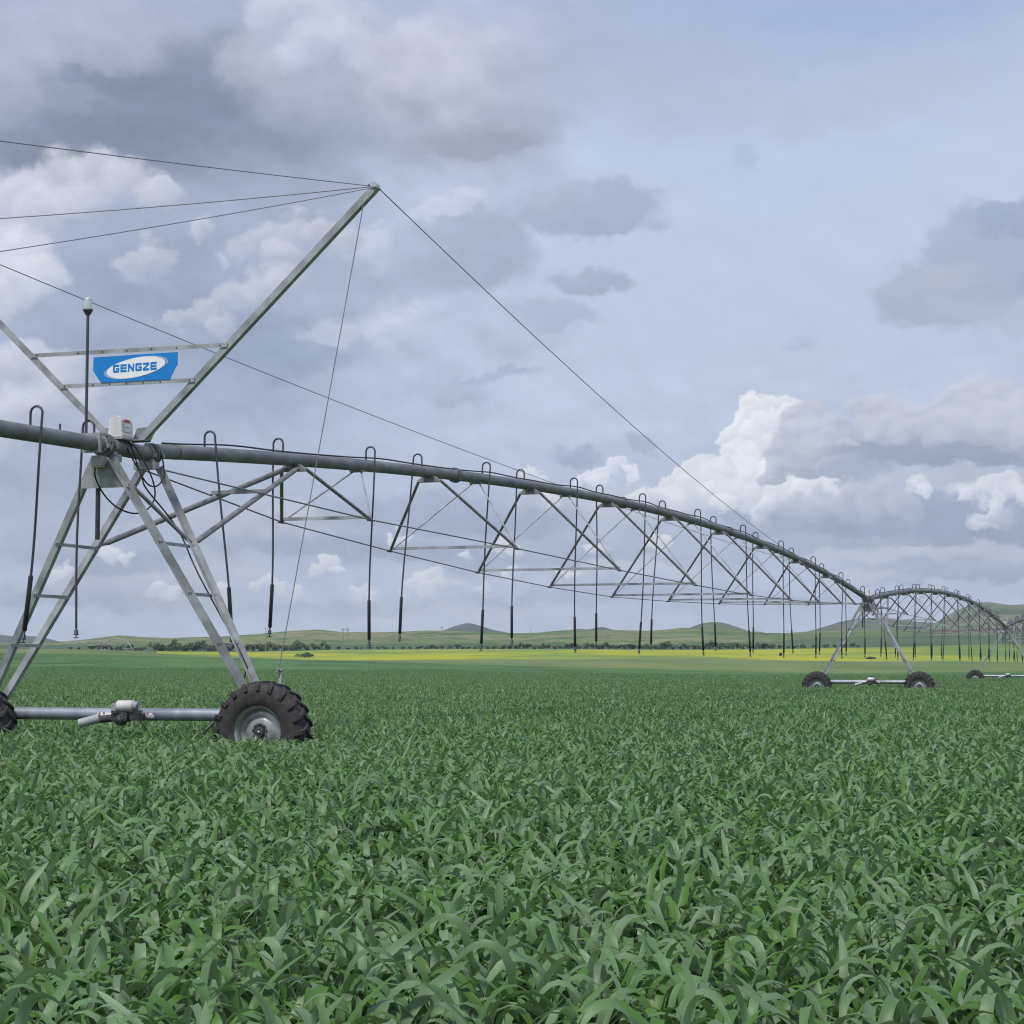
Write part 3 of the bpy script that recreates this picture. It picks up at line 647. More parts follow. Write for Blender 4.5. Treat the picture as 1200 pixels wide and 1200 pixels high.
def leg_pt(side, fs, z):
    t = (TZ - z) / (TZ - FZ); return (side * (.14 + (FP - .14) * t), fs * (TOPS + (FS - TOPS) * t), z)
def catenary(a, b, sag, n=24):
    a, b = Vector(a), Vector(b); return [a + (b - a) * (i / n) - Vector((0, 0, sag * 4 * (i / n) * (1 - i / n))) for i in range(n + 1)]
def make_tower(mast, s0, label):
    root = empty('irrigation_tower', (*world_ps(0, s0), 0), -TH)
    tag(root, label, 'irrigation tower', 'wheeled towers of the irrigation machine')
    MB().tube([(0, -.74, PZ), (0, .74, PZ)], PR, 20).build('pipe', 'pipe_steel', root)
    for q in (-.64, .64):
        f = MB()
        for dq in (-.03, .03): f.lathe((0, q + dq, PZ), (0, 1, 0), [(PR, -.012), (.16, -.012), (.16, .012), (PR, .012)], 28, False)
        for k in range(8):
            a = k * math.pi / 4 + .3; f.tube([(math.cos(a)*.138, q - .06, PZ + math.sin(a)*.138), (math.cos(a)*.138, q + .06, PZ + math.sin(a)*.138)], .012, 6)
        f.build('flange', 'pipe_steel', root)
        for dq in (-.11, .11):
            f = MB(); f.lathe((0, q + dq, PZ), (0, 1, 0), [(PR, -.02), (PR+.014, -.02), (PR+.014, .02), (PR, .02)], 24, False); f.box((.0, q + dq, PZ + .125), (.05, .035, .05), .006); f.tube([(-.05, q + dq, PZ+.13), (.05, q + dq, PZ+.13)], .009, 6)
            f.box((.125, q + dq, PZ - .02), (.05, .03, .06), .006); f.build('clamp', 'galvanised_steel', root)
    for fs in (-1, 1):                                     # saddle brackets below the pipe
        b = MB(); b.bar((-.17, fs*.52, 4.28), (.17, fs*.52, 4.28), (0, 0, 1), .12, .10); b.bar((0, fs*.52 - .05, 4.34), (0, fs*.52 + .05, 4.34), (0, 0, 1), .22, .06)
        b.build('saddle_bracket', 'galvanised_steel', root)
        for side in (-1, 1):
            a, c = leg_pt(side, fs, TZ + .05), leg_pt(side, fs, FZ)
            l = MB(); l.angle(a, c, (side, 0, .3), .090, .010)
            # reverse flange direction so that the open side looks inward
            bl = l
            for zz in (3.93, 3.17, 2.49, 1.82):
                q = Vector(leg_pt(side, fs, zz)); bl.tube([q + Vector((side*.06, fs*-.015, .0)), q + Vector((side*.06, fs*.02 , 0))], .014, 6)
                bl.tube([q + Vector((side*.03, -.022, 0)), q + Vector((side*.03, .0, 0))], .013, 6)
            l.build('leg', 'galvanised_steel', root)
    for side in (-1, 1):
        for zz in (3.17, 2.49, 1.82):
            a, c = Vector(leg_pt(side, -1, zz)), Vector(leg_pt(side, 1, zz))
            MB().angle(a + Vector((0, -.05, 0)), c + Vector((0, .05, 0)), (0, 0, -1), .045, .006).build('rung', 'galvanised_steel', root)
    tl, tr, bl_, br = leg_pt(-1, -1, 4.19), leg_pt(1, -1, 4.19), leg_pt(-1, -1, 3.88), leg_pt(1, -1, 3.88)
    MB().plate([(tl[0]+.02, -.66, 4.21), (tr[0]-.02, -.66, 4.21), (br[0]+.06, br[1]-.03, 3.88), (bl_[0]-.06, bl_[1]-.03, 3.88)], (0, 1, 0), .008).build('gusset_plate', 'galvanised_steel', root)
    # base beam and end gearboxes
    MB().tube([(-FP+.02, 0, .87), (FP-.02, 0, .87)], .083, 20).build('base_beam', 'beam_steel', root)
    for side in (-1, 1):
        g_ = MB(); g_.box((side*2.14, -.06, .72), (.2, .2, .32), .03); g_.tube([(side*2.2, -.3, .665), (side*2.2, .06, .665)], .06, 14); g_.box((side*2.05, .0, .87), (.16, .24, .24), .03)
        g_.build('wheel_gearbox', 'dark_cast', root)
        make_wheel(root, side * 2.2, -.30, .665)
    # motor
    m = MB(); m.tube([(.0, -.16, .985), (.23, -.16, .985)], .072, 20); 
    for k in range(7): m.lathe((.01 + k*.034, -.16, .985), (1, 0, 0), [(.068, -.004), (.079, -.004), (.079, .004), (.068, .004)], 20, False)
    mo = m.build('motor', 'white_plastic', root)
    e = MB(); e.tube([(.23, -.16, .985), (.30, -.16, .985)], [.07, .055], 16); e.build('motor_cap', 'grey_plastic', mo); MB().box((-.045, -.16, .965), (.07, .11, .12), .02).build('terminal_box', 'grey_plastic', mo)
    gb = MB(); gb.box((.05, -.14, .84), (.24, .18, .13), .03); gb.lathe((.06, -.24, .80), (0, 1, 0), [(0, -.03), (.065, -.02), (.075, .02), (.075, .1)], 16)
    for q in range(6): gb.tube([(.06 + .055*math.cos(q*1.047), -.275, .80 + .055*math.sin(q*1.047)), (.06 + .055*math.cos(q*1.047), -.25, .80 + .055*math.sin(q*1.047))], .008, 6)
    gb.box((.0, -.24, .905), (.10, .05, .03), .008); gb.tube([(-.3, -.13, .80), (-.1, -.13, .82)], .05, 12); gb.box((.28, -.14, .84), (.2, .08, .1), .02)
    gb.build('motor_gearbox', 'dark_cast', root)
    cp = MB(); cp.tube([(-.56, -.2, .745), (-.28, -.15, .82)], .062, 14); cp.build('shaft_cover', 'grey_plastic', root)
    for x0_, x1_ in ((-.36, -.10), (.32, .50)):
        seg = [(-35 + k * 10) for k in range(6)]
        d = MB(); pts = []
        for a in seg:
            a = math.radians(a); pts += [(x0_, -.0865 * math.cos(a), .87 + .0865 * math.sin(a)), (x1_, -.0865 * math.cos(a), .87 + .0865 * math.sin(a))]
        d.add(pts, [(2*i, 2*i+1, 2*i+3, 2*i+2) for i in range(5)]); st = d.build('warning_sticker', 'sign_white', root)
        d = MB()
        for k in range(4):
            if k in (2,) : continue
            d = MB(); xa = x0_ + .02 + k * (x1_ - x0_) / 4; a = math.radians(8)
            d.plate([(xa, -.0885, .872), (xa + .03, -.0885, .872), (xa + .03, -.087, .892), (xa, -.087, .892)], (0, 1, 0), .001)
            d.build('sticker_print', 'label_red', st)
    # control box on the pipe
    cb = MB(); prof = [(-.11, 0), (.11, 0), (.115, .02), (.105, .06), (.095, .22), (.075, .265), (.03, .285), (-.03, .285), (-.075, .265), (-.095, .22), (-.105, .06), (-.115, .02)]
    y0, y1, z0 = -.36, -.06, PZ + .145
    vs = [(x, y0, z0 + z) for x, z in prof] + [(x, y0 + .012, z0 + z) for x, z in prof] + [(x, y1, z0 + z) for x, z in prof]; k = len(prof)
    vs[:k] = [(x * .95, y, z0 + (z - z0) * .985) for x, y, z in vs[:k]]
    cb.add(vs, [tuple(reversed(range(k)))] + [(j, (j+1) % k, k + (j+1) % k, k + j) for j in range(k)] + [(k + j, k + (j+1) % k, 2*k + (j+1) % k, 2*k + j) for j in range(k)] + [tuple(range(2*k, 3*k))])
    cbx = cb.build('control_box', 'white_plastic', root)
    MB().box((0, -.21, PZ + .126), (.25, .34, .034), .008).build('box_base', 'grey_plastic', cbx)
    d = MB(); d.plate([(.1085, -.30, z0+.20), (.1085, -.14, z0+.20), (.1045, -.14, z0+.235), (.1045, -.30, z0+.235)], (1, 0, 0), .002); d.build('red_label', 'label_red', cbx)
    d = MB()
    for za, zb in ((.135, .185), (.07, .12)): d.plate([(.1135 , -.30, z0+za), (.1135, -.15, z0+za), (.1105, -.15, z0+zb), (.1105, -.30, z0+zb)], (1, 0, 0), .002)
    d.build('paper_label', 'sign_white', cbx)
    sb = MB(); sb.tube([(0, -.2, PZ+.09), (0, -.2, PZ+.13)], .06, 10); sb.box((0, -.2, PZ+.118), (.2, .1, .02)); sb.build('box_bracket', 'galvanised_steel', root)
    # limit switch hanging beside the joint
    sw = MB(); sw.box((-.02, -.72, PZ-.22), (.15, .16, .13), .01); swo = sw.build('switch_box', 'grey_plastic', root)
    MB().box((-.02, -.72, PZ-.298), (.15, .15, .02)).build('switch_base', 'lime_plastic', swo)
    MB().lathe((.0, -.62, PZ-.165), (.1, -.3, -1), [(0, .0), (.06, .004), (.07, .02), (.05, .04)], 20).build('cover_cap', 'white_plastic', root)
    # hanging black cables
    def cable(pts, r=.011):
        # smooth the control points
        P = [Vector(p) for p in pts]; out = []
        for i in range(len(P) - 1):
            p0, p1, p2, p3 = P[max(i-1, 0)], P[i], P[i+1], P[min(i+2, len(P)-1)]
            for q in range(8):
                t = q / 8; out.append(.5 * ((2*p1) + (p2 - p0)*t + (2*p0 - 5*p1 + 4*p2 - p3)*t*t + (3*p1 - p0 - 3*p2 + p3)*t**3))
        out.append(P[-1]); MB().tube(out, r, 8).build('power_cable', 'black_rubber', root)
    cable([(-.06, -.76, 4.15), (-.06, -.74, 4.0), (.0, -.6, 3.78), (.12, -.45, 3.62), (.25, -.25, 3.56), (.36, -.1, 3.62), (.42, 0, 3.8), (.40, -.05, 4.05), (.25, -.15, 4.4), (.1, -.2, 4.56)])
    cable([(.1, -.15, 4.56), (.16, -.1, 4.35), (.2, 0, 4.12), (.24, .15, 3.98), (.26, .35, 3.98), (.24, .55, 4.1), (.2, .64, 4.3), (.14, .64, 4.5), (.05, .62, 4.6)])
    cable([(.05, -.2, 4.56), (.13, -.18, 4.38), (.2, -.1, 4.2), (.28, -.1, 4.05), (.3, .0, 3.9), (.5, .5, 3.4), (.9, .38, 2.75), (1.5, .27, 1.85), (1.72, .22, 1.5)])
    cable([(1.72, .22, 1.5), (1.62, .1, 1.1), (1.45, -.1, .82), (1.2, -.2, .55)])
    cable([(.3, -.2, 1.0), (.36, -.26, .84), (.48, -.26, .68), (.6, -.26, .52)])
    # long stay tube from the front bracket to the rear leg, and the drain tube
    MB().tube([(.02, -.6, 4.24), leg_pt(1, 1, 3.2)], .028, 10).build('brace_tube', 'brace_steel', root)
    MB().tube([(-.13, -.55, 3.95), (-.16, -.5, 3.2)], .032, 10).build('drain_tube', 'drop_tube', root)
    if mast:
        top_r = ps_at(442, 218, T0); ptop, ztop = top_r
        for side in (-1, 1):
            a = (side * .22, 0, PZ + .14); b = (side * ptop, 0, ztop)
            pr = [(-.046,-.05), (-.038,-.05), (-.038,.042), (.046,.042), (.046,.05), (-.046,.05)]
            l = MB(); l.prism(a, b, (-side, 0, 1), [(q, r * side) for q, r in pr])
            st = l.build('mast_strut', 'galvanised_steel', root)
            c = MB(); c.box((side*(ptop-.03), 0, ztop), (.09, .14, .06), .01); c.tube([(side*ptop, -.1, ztop-.02), (side*ptop, .1, ztop-.02)], .018, 8)
            c.tube([(side*(ptop-.12), -.03, ztop+.02), (side*(ptop-.04), -.03, ztop+.05)], .02, 8); c.build('cable_clamp', 'bright_steel', st)
            bp = MB(); bp.plate([(side*.02, .06, PZ+.1), (side*.30, .06, PZ+.1), (side*.42, .06, PZ+.32), (side*.10, .06, PZ+.30)], (0, 1, 0), .008); bp.bar((side*.03, 0, PZ+.12), (side*.3, 0, PZ+.12), (0, 0, 1), .2, .012)
            bp.build('mast_bracket', 'galvanised_steel', root)
        def xbar(z):
            t = (z - (PZ + .14)) / (ztop - PZ - .14); x = .22 + (ptop - .22) * t
            o = MB().bar((-x, -.065, z), (x, -.065, z), (0, 0, 1), .006, .055).bar((-x, -.045, z+.024), (x, -.045, z+.024), (0, 1, 0), .006, .034)
            ob = o.build('crossbar', 'galvanised_steel', root)
            for q in (-.93, -.5, -.25, 0, .25, .5, .93): MB().tube([(x*q, -.076, z), (x*q, -.066, z)], .011, 6).build('bolt', 'dark_cast', ob)
        zt = ps_at(160, 411, T0)[1]; zb = ps_at(160, 449.5, T0)[1]; xbar(zt); xbar(zb)
        # sign
        P = lambda u, v: ps_at(u, v, T0 - .07)
        pts = [P(110, 419), P(208.5, 412.5), P(208.5, 427), P(205, 433), P(199.5, 444.5), P(118.5, 448.5), P(112, 439), P(109.5, 434)]
        sg = MB().plate([(x, -.078, z) for x, z in pts], (0, 1, 0), .006).build('sign_board', 'sign_blue', root)
        cx, cz = P(159.5, 430.7); du = P(260, 430)[0] - P(160, 430)[0]; k = du / 100       # metres per photo px along the board
        tilt = math.radians(7)
        def ell(a, b, th, y, dx=0, dz=0): 
            x, z = a * math.cos(th), b * math.sin(th); return (cx + dx + x*math.cos(tilt) - z*math.sin(tilt), y, cz + dz + x*math.sin(tilt) + z*math.cos(tilt))
        lg = MB(); lg.plate([ell(35.2*k, 9.9*k, 2*math.pi*i/64, -.0815) for i in range(64)], (0, 1, 0), .002)
        for sc_, w_, a0, a1 in ((1.045, .012, 150, 300), (1.045, .012, -30, 120), (1.085, .010, 165, 280), (1.085, .010, -15, 100)):
            n_ = 40; A = [math.radians(a0 + (a1 - a0) * i / n_) for i in range(n_ + 1)]
            vs = [ell(34.8*k*sc_, 9.5*k*sc_, a, -.0815) for a in A] + [ell(34.8*k*(sc_+w_*math.sin(math.pi*i/n_)+.004), 9.5*k*(sc_+2.2*w_*math.sin(math.pi*i/n_)+.01), a, -.0815) for i, a in enumerate(A)]
            lg.add(vs, [(i, i+1, n_+2+i, n_+1+i) for i in range(n_)])
        lg.build('logo_oval', 'sign_white', sg)
        t = .27; W = 1.28
        G = [[(.12,0),(.0,.14),(.0,.86),(.12,1),(W,1),(W,1-t),(.36,1-t),(.36,t),(.36,0)], [(.361,0),(W-.1,0),(W,.1),(W,t),(.361,t)], [(W-.27,t+.001),(W,t+.001),(W,.58),(W-.27,.58)], [(.62,.36),(W-.271,.36),(W-.271,.58),(.62,.58)]]
        Eg = [[(0,0),(.35,0),(.35,1),(0,1)], [(.351,0),(W,0),(W,t),(.351,t)], [(.351,.385),(W-.06,.385),(W-.06,.615),(.351,.615)], [(.351,1-t),(W,1-t),(W,1),(.351,1)]]
        Ng = [[(0,0),(.32,0),(.32,1),(0,1)], [(W-.32,0),(W,0),(W,1),(W-.32,1)], [(.321,1),(.321,.58),(W-.321,0),(W-.321,.42)]]
        Zg = [[(0,1-t),(W,1-t),(W,1),(0,1)], [(0,0),(W,0),(W,t),(0,t)], [(W-.5,.729),(W,.729),(.5,.271),(0,.271)]]
        lt = MB(); H = 8.4 * k; sx = 7.5 * k / W; gap = 1.4 * k; x = cx - 27 * k; base_z = cz - 4.0 * k
        for gl in (G, Eg, Ng, G, Zg, Eg):
            for poly in gl:
                lt.plate([(x + q * sx, -.0845, base_z + r * H + (x + q * sx - cx) * .02) for q, r in poly], (0, 1, 0), .002)
            x += 7.5 * k + gap
        lt.build('lettering', 'sign_blue', sg)
        # stay cables: top to top, towards the overhang, towards the span, down to the wheels
        for side in (-1, 1):
            T = (side * ptop, 0, ztop - .01)
            for sdist, sag in ((-24.3, .12), (-10.8, .08)): MB().tube(catenary(T, (side*.1, sdist, PZ + .05), sag), .0058, 6).build('stay_cable', 'cable_steel', root)
            MB().tube(catenary(T, (side*.1, 49.5, 5.3), .35, 30), .0072, 6).build('stay_cable', 'cable_steel', root)
            zf = 1.46; pf = 2.28
            MB().tube(catenary((side*(ptop-.17), -.04, ztop-.2), (side*pf, .0, zf), .02), .007, 6).build('stay_cable', 'cable_steel', root)
            b = MB(); b.angle((side*2.26, .0, .8), (side*pf, .0, zf), (side, 0, 0), .045, .006); b.tube([(side*(pf-.03), .0, zf-.02), (side*(pf+.05), .0, zf+.005)], .014, 8); b.tube([(side*(pf+.01), -.03, zf+.02), (side*(pf+.0), .0, zf-.08)], .016, 8); b.tube([(side*2.12, 0, .88), (side*2.36, 0, .86)], .05, 10)
            b.build('cable_post', 'galvanised_steel', root)
        MB().tube(catenary((-ptop, 0, ztop), (ptop, 0, ztop), .04), .0075, 6).build('stay_cable', 'cable_steel', root)
        # beacon
        p_, z_ = ps_at(101, 352, T0 - 1.0)
        be = MB(); be.tube([(p_, -.95, PZ - .1), (p_, -.95, z_ - .17)], .02, 10); be.tube([(p_, -.95, z_-.19), (p_, -.95, z_-.13)], [.03, .065], 14); be.lathe((p_, -.95, z_-.13), (0, 0, 1), [(.065, 0), (.068, .02), (.05, .02)], 16)
        beo = be.build('beacon_mast', 'drop_tube', root)
        MB().lathe((p_, -.95, z_-.11), (0, 0, 1), [(.052, 0), (.055, .10), (.045, .145), (.02, .165), (0, .168)], 18).build('beacon_lamp', 'lamp_glass', beo)
        MB().box((0, -.95, PZ), (.26, .05, .26)).build('beacon_bracket', 'galvanised_steel', beo)
    return root
def span_z(s): t = s / SPAN; return PZ + 5.0 * t * (1 - t) * 1.0
# sideways drift of each hose end (m) as it hangs in the photo, near to far
DRIFT_A = [.28, -.10, -.22, -.09, -.16, .05, .08, -.05, -.05, -.1]
DRIFT_B = [-.02, -.26, -.11, .02, -.26, .1, -.05, .08, -.02, -.04]
def hose_meshes(side, drift, ztop, zend, weight=True):
    """rigid gooseneck and tube, black weight, nozzle, all around the outlet at the origin of s"""
    R = .085; top = ztop + PR
    pts = [(0, 0, top - .02), (0, 0, top + .14)] + [(side * (R - R * math.cos(a)), 0, top + .14 + R * math.sin(a)) for a in [math.pi * i / 8 for i in range(1, 8)]] + [(side * 2 * R, 0, top + .14)]
    z1 = zend + (.82 if weight else .14); H = top - zend
    def off(z):
        t = (top + .14 - z) / (H + .14); return drift * t + .035 * math.sin(t * 4.5 + drift * 40) * t
    for z in np.linspace(top, z1, 9): pts.append((side * 2 * R + off(z) * .97, off(z) * .25, z))
    a = MB().tube(pts, .0165, 8)
    P = lambda z: (side * 2 * R + off(z) * .97, off(z) * .25, z)
    b = MB().tube([P(z1 + .02), P(z1), P(zend + .16), P(zend + .14)], [.018, .030, .030, .016], 10)
    c = MB().tube([P(zend + .15), P(zend + .11), P(zend + .105), P(zend + .06), P(zend + .055), P(zend + .04)], [.014, .014, .026, .026, .034, .034], 10)
    c.tube([P(zend + .04), P(zend + .012)], .008, 6); q = Vector(P(zend)); c.lathe(q, (0, 0, 1), [(0, .012), (.036, .012), (.03, 0), (0, 0)], 12)
    return a, b, c
def add_hose(root, s, side, drift, zpipe, zend, weight=True):
    a, b, c = hose_meshes(side, drift, zpipe, zend, weight)
    h = a.build('drop_hose', 'drop_tube', root); h.location = (0, s, 0)
    if weight: b.build('hose_weight', 'black_rubber', h)
    n_ = c.build('sprinkler', 'nozzle_blue', h)
def make_span(s0, label):
    root = empty('irrigation_span', (*world_ps(0, s0), 0), -TH)
    tag(root, label, 'irrigation span', 'arched pipe spans of the irrigation machine')
    ss = np.linspace(.74, SPAN - .74, 60)
    MB().tube([(0, s, span_z(s)) for s in ss], PR, 20).build('pipe', 'pipe_steel', root)
    MB().tube([(.0, 1.3, span_z(1.3)), (0, 1.36, span_z(1.36))], PR + .002, 20, False).build('rust_stain', 'rust_steel', root)
    for k in range(4):
        s = 12.85 + 12.2 * k; z = span_z(s); f = MB(); d = span_z(s + .05) - span_z(s - .05)
        for q in (-.025, .025): f.lathe((0, s + q, z), (0, .1, d), [(PR, -.012), (.15, -.012), (.15, .012), (PR, .012)], 24, False)
        for i in range(8):
            a = i * math.pi / 4; f.tube([(math.cos(a)*.13, s - .06, z + math.sin(a)*.13), (math.cos(a)*.13, s + .06, z + math.sin(a)*.13)], .012, 6)
        f.build('flange', 'pipe_steel', root)
    NW = [.81, 1.32, 1.66, 1.9, 2.0, 1.93, 1.72, 1.42, .93]; NZ = [3.93, 3.78, 3.63, 3.53, 3.48, 3.54, 3.64, 3.79, 3.95]
    nodes = []
    for k in range(9):
        s = 6.65 + 6.1 * k; nodes.append((s, NW[k], NZ[k]))
        Ta, Tb = s - 1.3, s + 1.3; za, zb = span_z(Ta), span_z(Tb)
        h = MB(); h.plate([(-.24, Ta-.07, za-.19), (.24, Ta-.07, za-.19), (.12, Ta-.07, za-.08), (-.12, Ta-.07, za-.08)], (0, 1, 0), .14)
        h.build('hanger_plate', 'brace_steel', root)
        h = MB(); h.bar((-.12, Tb, zb-.11), (.12, Tb, zb-.11), (0, 0, 1), .12, .03); h.build('hanger_plate', 'brace_steel', root)
        for side in (-1, 1):
            nd = (side * NW[k], s, NZ[k])
            MB().tube([(side*.21, Ta, za-.15), nd], .030, 8).build('truss_brace', 'brace_steel', root)
            MB().tube([(side*.08, Tb, zb-.12), nd], .016, 6).build('truss_rod', 'galvanised_steel', root)
        MB().angle((-NW[k], s, NZ[k]+.02), (NW[k], s, NZ[k]+.02), (0, 0, 1), .055, .006).build('cross_strut', 'galvanised_steel', root)
    for side in (-1, 1):
        for s, w, z in nodes: MB().bar((side*w, s-.09, z-.012), (side*w, s+.09, z-.012), (0, 0, 1), .07, .018).build('chord_joint', 'dark_cast', root)
        pts = [(side*.12, .55, PZ-.2)] + [(side*w, s, z) for s, w, z in nodes] + [(side*.12, SPAN-.55, PZ-.2)]
        c = MB()
        for a, b in zip(pts[:-1], pts[1:]): c.tube([a, b], .0125, 6)
        c.build('truss_chord', 'brace_steel', root)
        a = Vector(leg_pt(side, 1, 3.17)); b = Vector((side*.10, 5.3, span_z(5.3)-.14))
        MB().tube([a, a+(b-a)*.03, a+(b-a)*.05, a+(b-a)*.95, b], [.02,.022,.042,.042,.03], 10).build('end_brace', 'brace_steel', root)
    a, b = [Vector(leg_pt(q, 1, 3.17)).lerp(Vector((q*.10, 5.3, span_z(5.3)-.14)), .6) for q in (-1, 1)]
    MB().angle(a + Vector((-.1, 0, .04)), b + Vector((.1, 0, .04)), (0, 0, 1), .06, .006).build('tie_bar', 'brace_steel', root)
    # wavy power cable lying on the pipe
    pts = []
    for i in range(260):
        s = .9 + i * (SPAN - 1.8) / 259; lift = abs(math.sin(s * .52)) ** 6 * .035
        pts.append((.02 * math.sin(s * 1.9) + .01, s, span_z(s) + PR + .012 + lift))
    MB().tube(pts, .014, 6).build('power_cable', 'black_rubber', root)
    for k in range(10):
        s = 2.25 + 6.1 * k; add_hose(root, s, 1, DRIFT_A[k], span_z(s), 1.83)
        s = 4.95 + 6.1 * k; add_hose(root, s, -1, DRIFT_B[k], span_z(s), 1.98)
    add_hose(root, 62.6, 1, -.05, span_z(62.6), 1.9)
    return root
t1 = make_tower(True, T0, 'nearest tower of the irrigation machine, with a V-shaped cable mast carrying a blue oval-logo sign')
t2 = make_tower(False, T0 + SPAN, 'middle tower of the irrigation machine, standing where the near arched span ends')
t3 = copy_tree(t2); t3.location = (*world_ps(0, T0 + 2 * SPAN), 0); t3['label'] = 'farthest visible tower, cut by the right edge below the dark hill'
s1 = make_span(T0, 'long near truss span of arched pipe between the mast tower and the middle tower')
s2 = copy_tree(s1); s2.location = (*world_ps(0, T0 + SPAN), 0); s2['label'] = 'second arched truss span, between the middle tower and the farthest tower'
s3 = copy_tree(s1); s3.location = (*world_ps(0, T0 + 2 * SPAN), 0); s3['label'] = 'last visible truss span, beginning beyond the farthest tower at the right edge'
# overhanging end pipe to the left
ov = empty('overhang_pipe', (*world_ps(0, T0), 0), -TH)
tag(ov, 'cable-stayed overhang pipe running off the left edge from the mast tower', 'irrigation pipe')
MB().tube([(0, -.74, PZ), (0, -3, PZ - .05), (0, -8, PZ - .05), (0, -25.5, PZ)], PR, 20).build('pipe', 'pipe_steel', ov)
MB().tube([(0, -1.75, PZ+.08), (0, -1.75, PZ+.16)], .014, 6).build('outlet_plug', 'dark_cast', ov)
for s, side, dr, ze in ((-2.45, 1, -.17, 1.8), (-.90, -1, -.08, 1.88), (-5.1, -1, .05, 1.9), (-8.2, 1, -.1, 1.85)): add_hose(ov, s, side, dr, PZ - .03, ze, s != -.90)
# ------------------------------------------------------------------ far machine at left
fm = empty('distant_irrigation_machine', (-180, 960, gz(150, 1020)), math.radians(112))
tag(fm, 'tiny pale irrigation machine on the far side of the field, left of the bushes', 'irrigation machine')
Lf = 54
for k in range(3):
    x = k * Lf; MB().tube([(x + Lf * i / 12, 0, 4.0 + 1.4 * 4 * (i/12) * (1 - i/12)) for i in range(13)], .20, 6).build('pipe', 'galvanised_steel', fm)
    MB().tube([(x + 2, 0, 3.6), (x + Lf * .3, 0, 2.9), (x + Lf * .7, 0, 2.9), (x + Lf - 2, 0, 3.6)], .12, 6).build('truss_chord', 'galvanised_steel', fm)
    tw = MB()
    for sx_ in (-3, 3): tw.tube([(x, 0, 4), (x + sx_, sx_ * .6, .6)], .16, 6)
    tw.tube([(x - 3, -1.8, .7), (x + 3, 1.8, .7)], .16, 6); tw.build('tower_frame', 'galvanised_steel', fm)
# ------------------------------------------------------------------ utility poles
def pole(u, Y, H, label, hp=False):
    x = (u - 600) / FPX * Y; o = empty('utility_pole', (x, Y, gz(u, Y) - .3))
    tag(o, label, 'utility pole', 'utility poles beyond the rapeseed field')
    r = .26 if H > 8 else .18
    if hp:
        for d in (-1.3, 1.3): MB().tube([(d, 0, 0), (d, 0, H)], [.28, .2], 8).build('post', 'pole_concrete', o)
        MB().bar((-2.6, 0, H - 1.2), (2.6, 0, H - 1.2), (0, 0, 1), .25, .3).build('crossarm', 'pole_concrete', o)
        MB().bar((-1.3, 0, H - 3.8), (1.3, 0, H - 3.8), (0, 0, 1), .2, .22).build('crossarm', 'pole_concrete', o)
    else:
        MB().tube([(0, 0, 0), (0, 0, H)], [r, r * .7], 8).build('post', 'pole_concrete', o)
        MB().bar((-1.0, 0, H - .7), (1.0, 0, H - .7), (0, 0, 1), .18, .2).build('crossarm', 'pole_concrete', o)
    for d in ((-2.3, 0, 2.3) if hp else (-.8, .8)):
        MB().tube([(d, 0, H - (1.05 if hp else .6)), (d, 0, H - (.6 if hp else .15))], .09, 6).build('insulator', 'white_plastic', o)
pole(312, 1112, 13.2, 'pale single utility pole rising from the dense bushes, just right of the near right legs')
pole(405, 1125, 12.2, 'H-shaped double utility pole with a crossarm before the green ridge', True)
pole(518, 1118, 12.6, 'single utility pole standing left of the blue hill with one peak')
pole(622, 2150, 7.0, 'tiny utility pole on the skyline of the ridge')
pole(712, 1118, 9.5, 'single utility pole among bushes just right of the twin-peaked blue hill')
pole(794, 1118, 5.8, 'short utility pole at the foot of the rounded grassy hill')
pole(936, 1190, 8.5, 'single utility pole left of the middle tower, in the green slope')
# ------------------------------------------------------------------ bushes
def bush_meshes(w, h, n, rng, leaf):
    f = MB(); cl = [(rng.uniform(-.38, .38) * w, rng.uniform(-.3, .3) * w, rng.uniform(.25, .72) * h, rng.uniform(.14, .27)) for _ in range(9)]
    for i in range(n):
        cx, cy, cz, cr = cl[rng.integers(0, 9)]
        d = rng.normal(0, 1, 3); d /= np.linalg.norm(d); rr = cr * (rng.random() ** .4)
        c = Vector((cx + d[0]*rr*w, cy + d[1]*rr*w, max(.1, cz + d[2]*rr*h*1.1)))
        a = Vector(rng.normal(0, 1, 3)).normalized(); b = a.orthogonal().normalized(); s = leaf * rng.uniform(.6, 1.3)
        f.add([c - a*s, c + b*s*.6, c + a*s, c - b*s*.6], [(0, 1, 2, 3)])
    t = MB()
    for i in range(5):
        x, y = cl[i][0], cl[i][1]; t.tube([(x*.15, y*.15, -.3), (x*.5, y*.5, h*.3), (x, y, cl[i][2])], [.07, .05, .02], 5)
    return f, t
def make_bush(w, h, n, leaf, rng):
    o = empty('bush', (0, 0, 0)); f, t = bush_meshes(w, h, n, rng, leaf)
    f.build('foliage', 'bush_leaf', o, recalc=False); t.build('stems', 'bush_wood', o); return o
rb = np.random.default_rng(5)
protos = [make_bush(w, h, 620, .38, rb) for w, h in ((7.0, 5.2), (5.5, 4.2), (8.5, 4.4), (6, 6.0))]
spots = []
u = 184
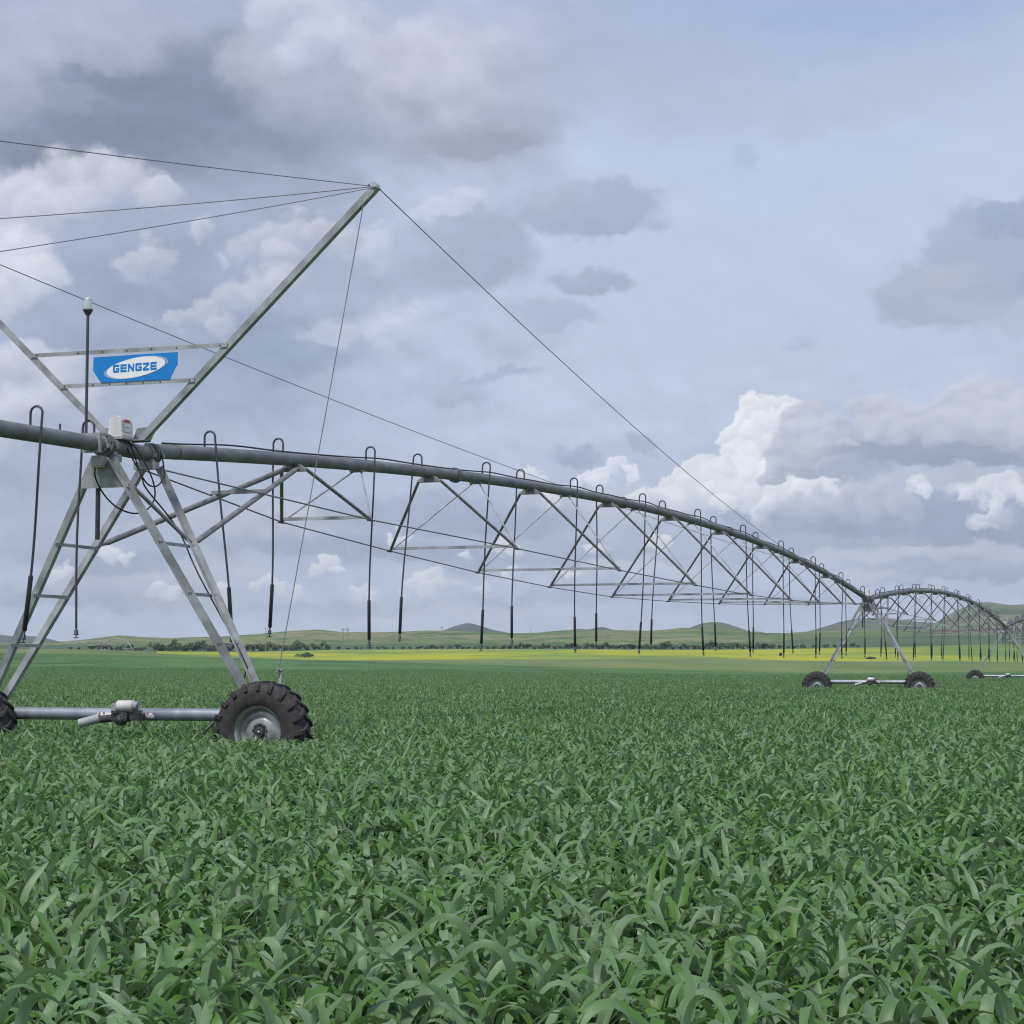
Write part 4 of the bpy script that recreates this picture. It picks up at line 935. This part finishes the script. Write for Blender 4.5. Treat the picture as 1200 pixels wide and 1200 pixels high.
while u < 386:
    if not (282 < u < 288 or 368 < u < 374): spots.append((u, 1108 + rb.uniform(-2, 14), rb.uniform(.9, 1.3) if u < 282 else rb.uniform(.75, 1.15)))
    u += rb.uniform(5, 9)
for a, b, sc_, dn in ((84, 100, .4, 8), (112, 170, .6, 6.5), (386, 500, .38, 9), (500, 590, .48, 6.5), (590, 780, .60, 5.6), (780, 905, .75, 6.0), (905, 1012, .5, 9)):
    u = a
    while u < b: spots.append((u, 1108 + rb.uniform(-2, 16), sc_ * rb.uniform(.75, 1.3))); u += dn * rb.uniform(.7, 1.5)
def bush_tag(u):
    if u < 175: return 'low sparse bush in the hedge line, seen between the spread legs of the mast tower', 'low bushes seen between the mast tower legs'
    if u < 284: return 'tall dense dark bush in the thick hedge behind the right legs of the mast tower', 'tall bushes behind the right legs of the mast tower'
    if u < 390: return 'dark bush in the thick hedge behind the lone bush in the rapeseed', 'hedge bushes behind the lone rapeseed bush'
    if u < 590: return 'small scattered bush in the thin hedge in front of the one-peaked blue hill', 'small bushes before the one-peaked hill'
    if u < 780: return 'low bush in the hedge line in front of the twin-peaked blue hill', 'low bushes before the twin-peaked hill'
    return 'low bush in the hedge line at the foot of the rounded grassy hill', 'low bushes at the foot of the rounded hill'
first = [True] * 4
for i, (u, Y, k) in enumerate(spots):
    j = i % 4
    o = protos[j] if first[j] else copy_tree(protos[j]); first[j] = False
    o.location = ((u - 600) / FPX * Y, Y, gz(u, Y) - .1); o.scale = (k * rb.uniform(.9, 1.3), k, k); o.rotation_euler = (0, 0, rb.uniform(0, 6.28))
    lb, gp = bush_tag(u); tag(o, lb, 'bush', gp)
for u, Y, w, h, lab in ((358, 745, 6.2, 2.4, 'low round dark bush standing alone in the yellow rapeseed field'), (1019, 735, 3.6, 1.1, 'small low bush in front of the yellow field, seen between the middle tower legs'), (914, 800, 1.5, 1.8, 'tiny dark shrub in the yellow field, left of the middle tower')):
    o = make_bush(w, h, 1100, .24, rb); o.location = ((u - 600) / FPX * Y, Y, gz(u, Y)); tag(o, lab, 'bush')
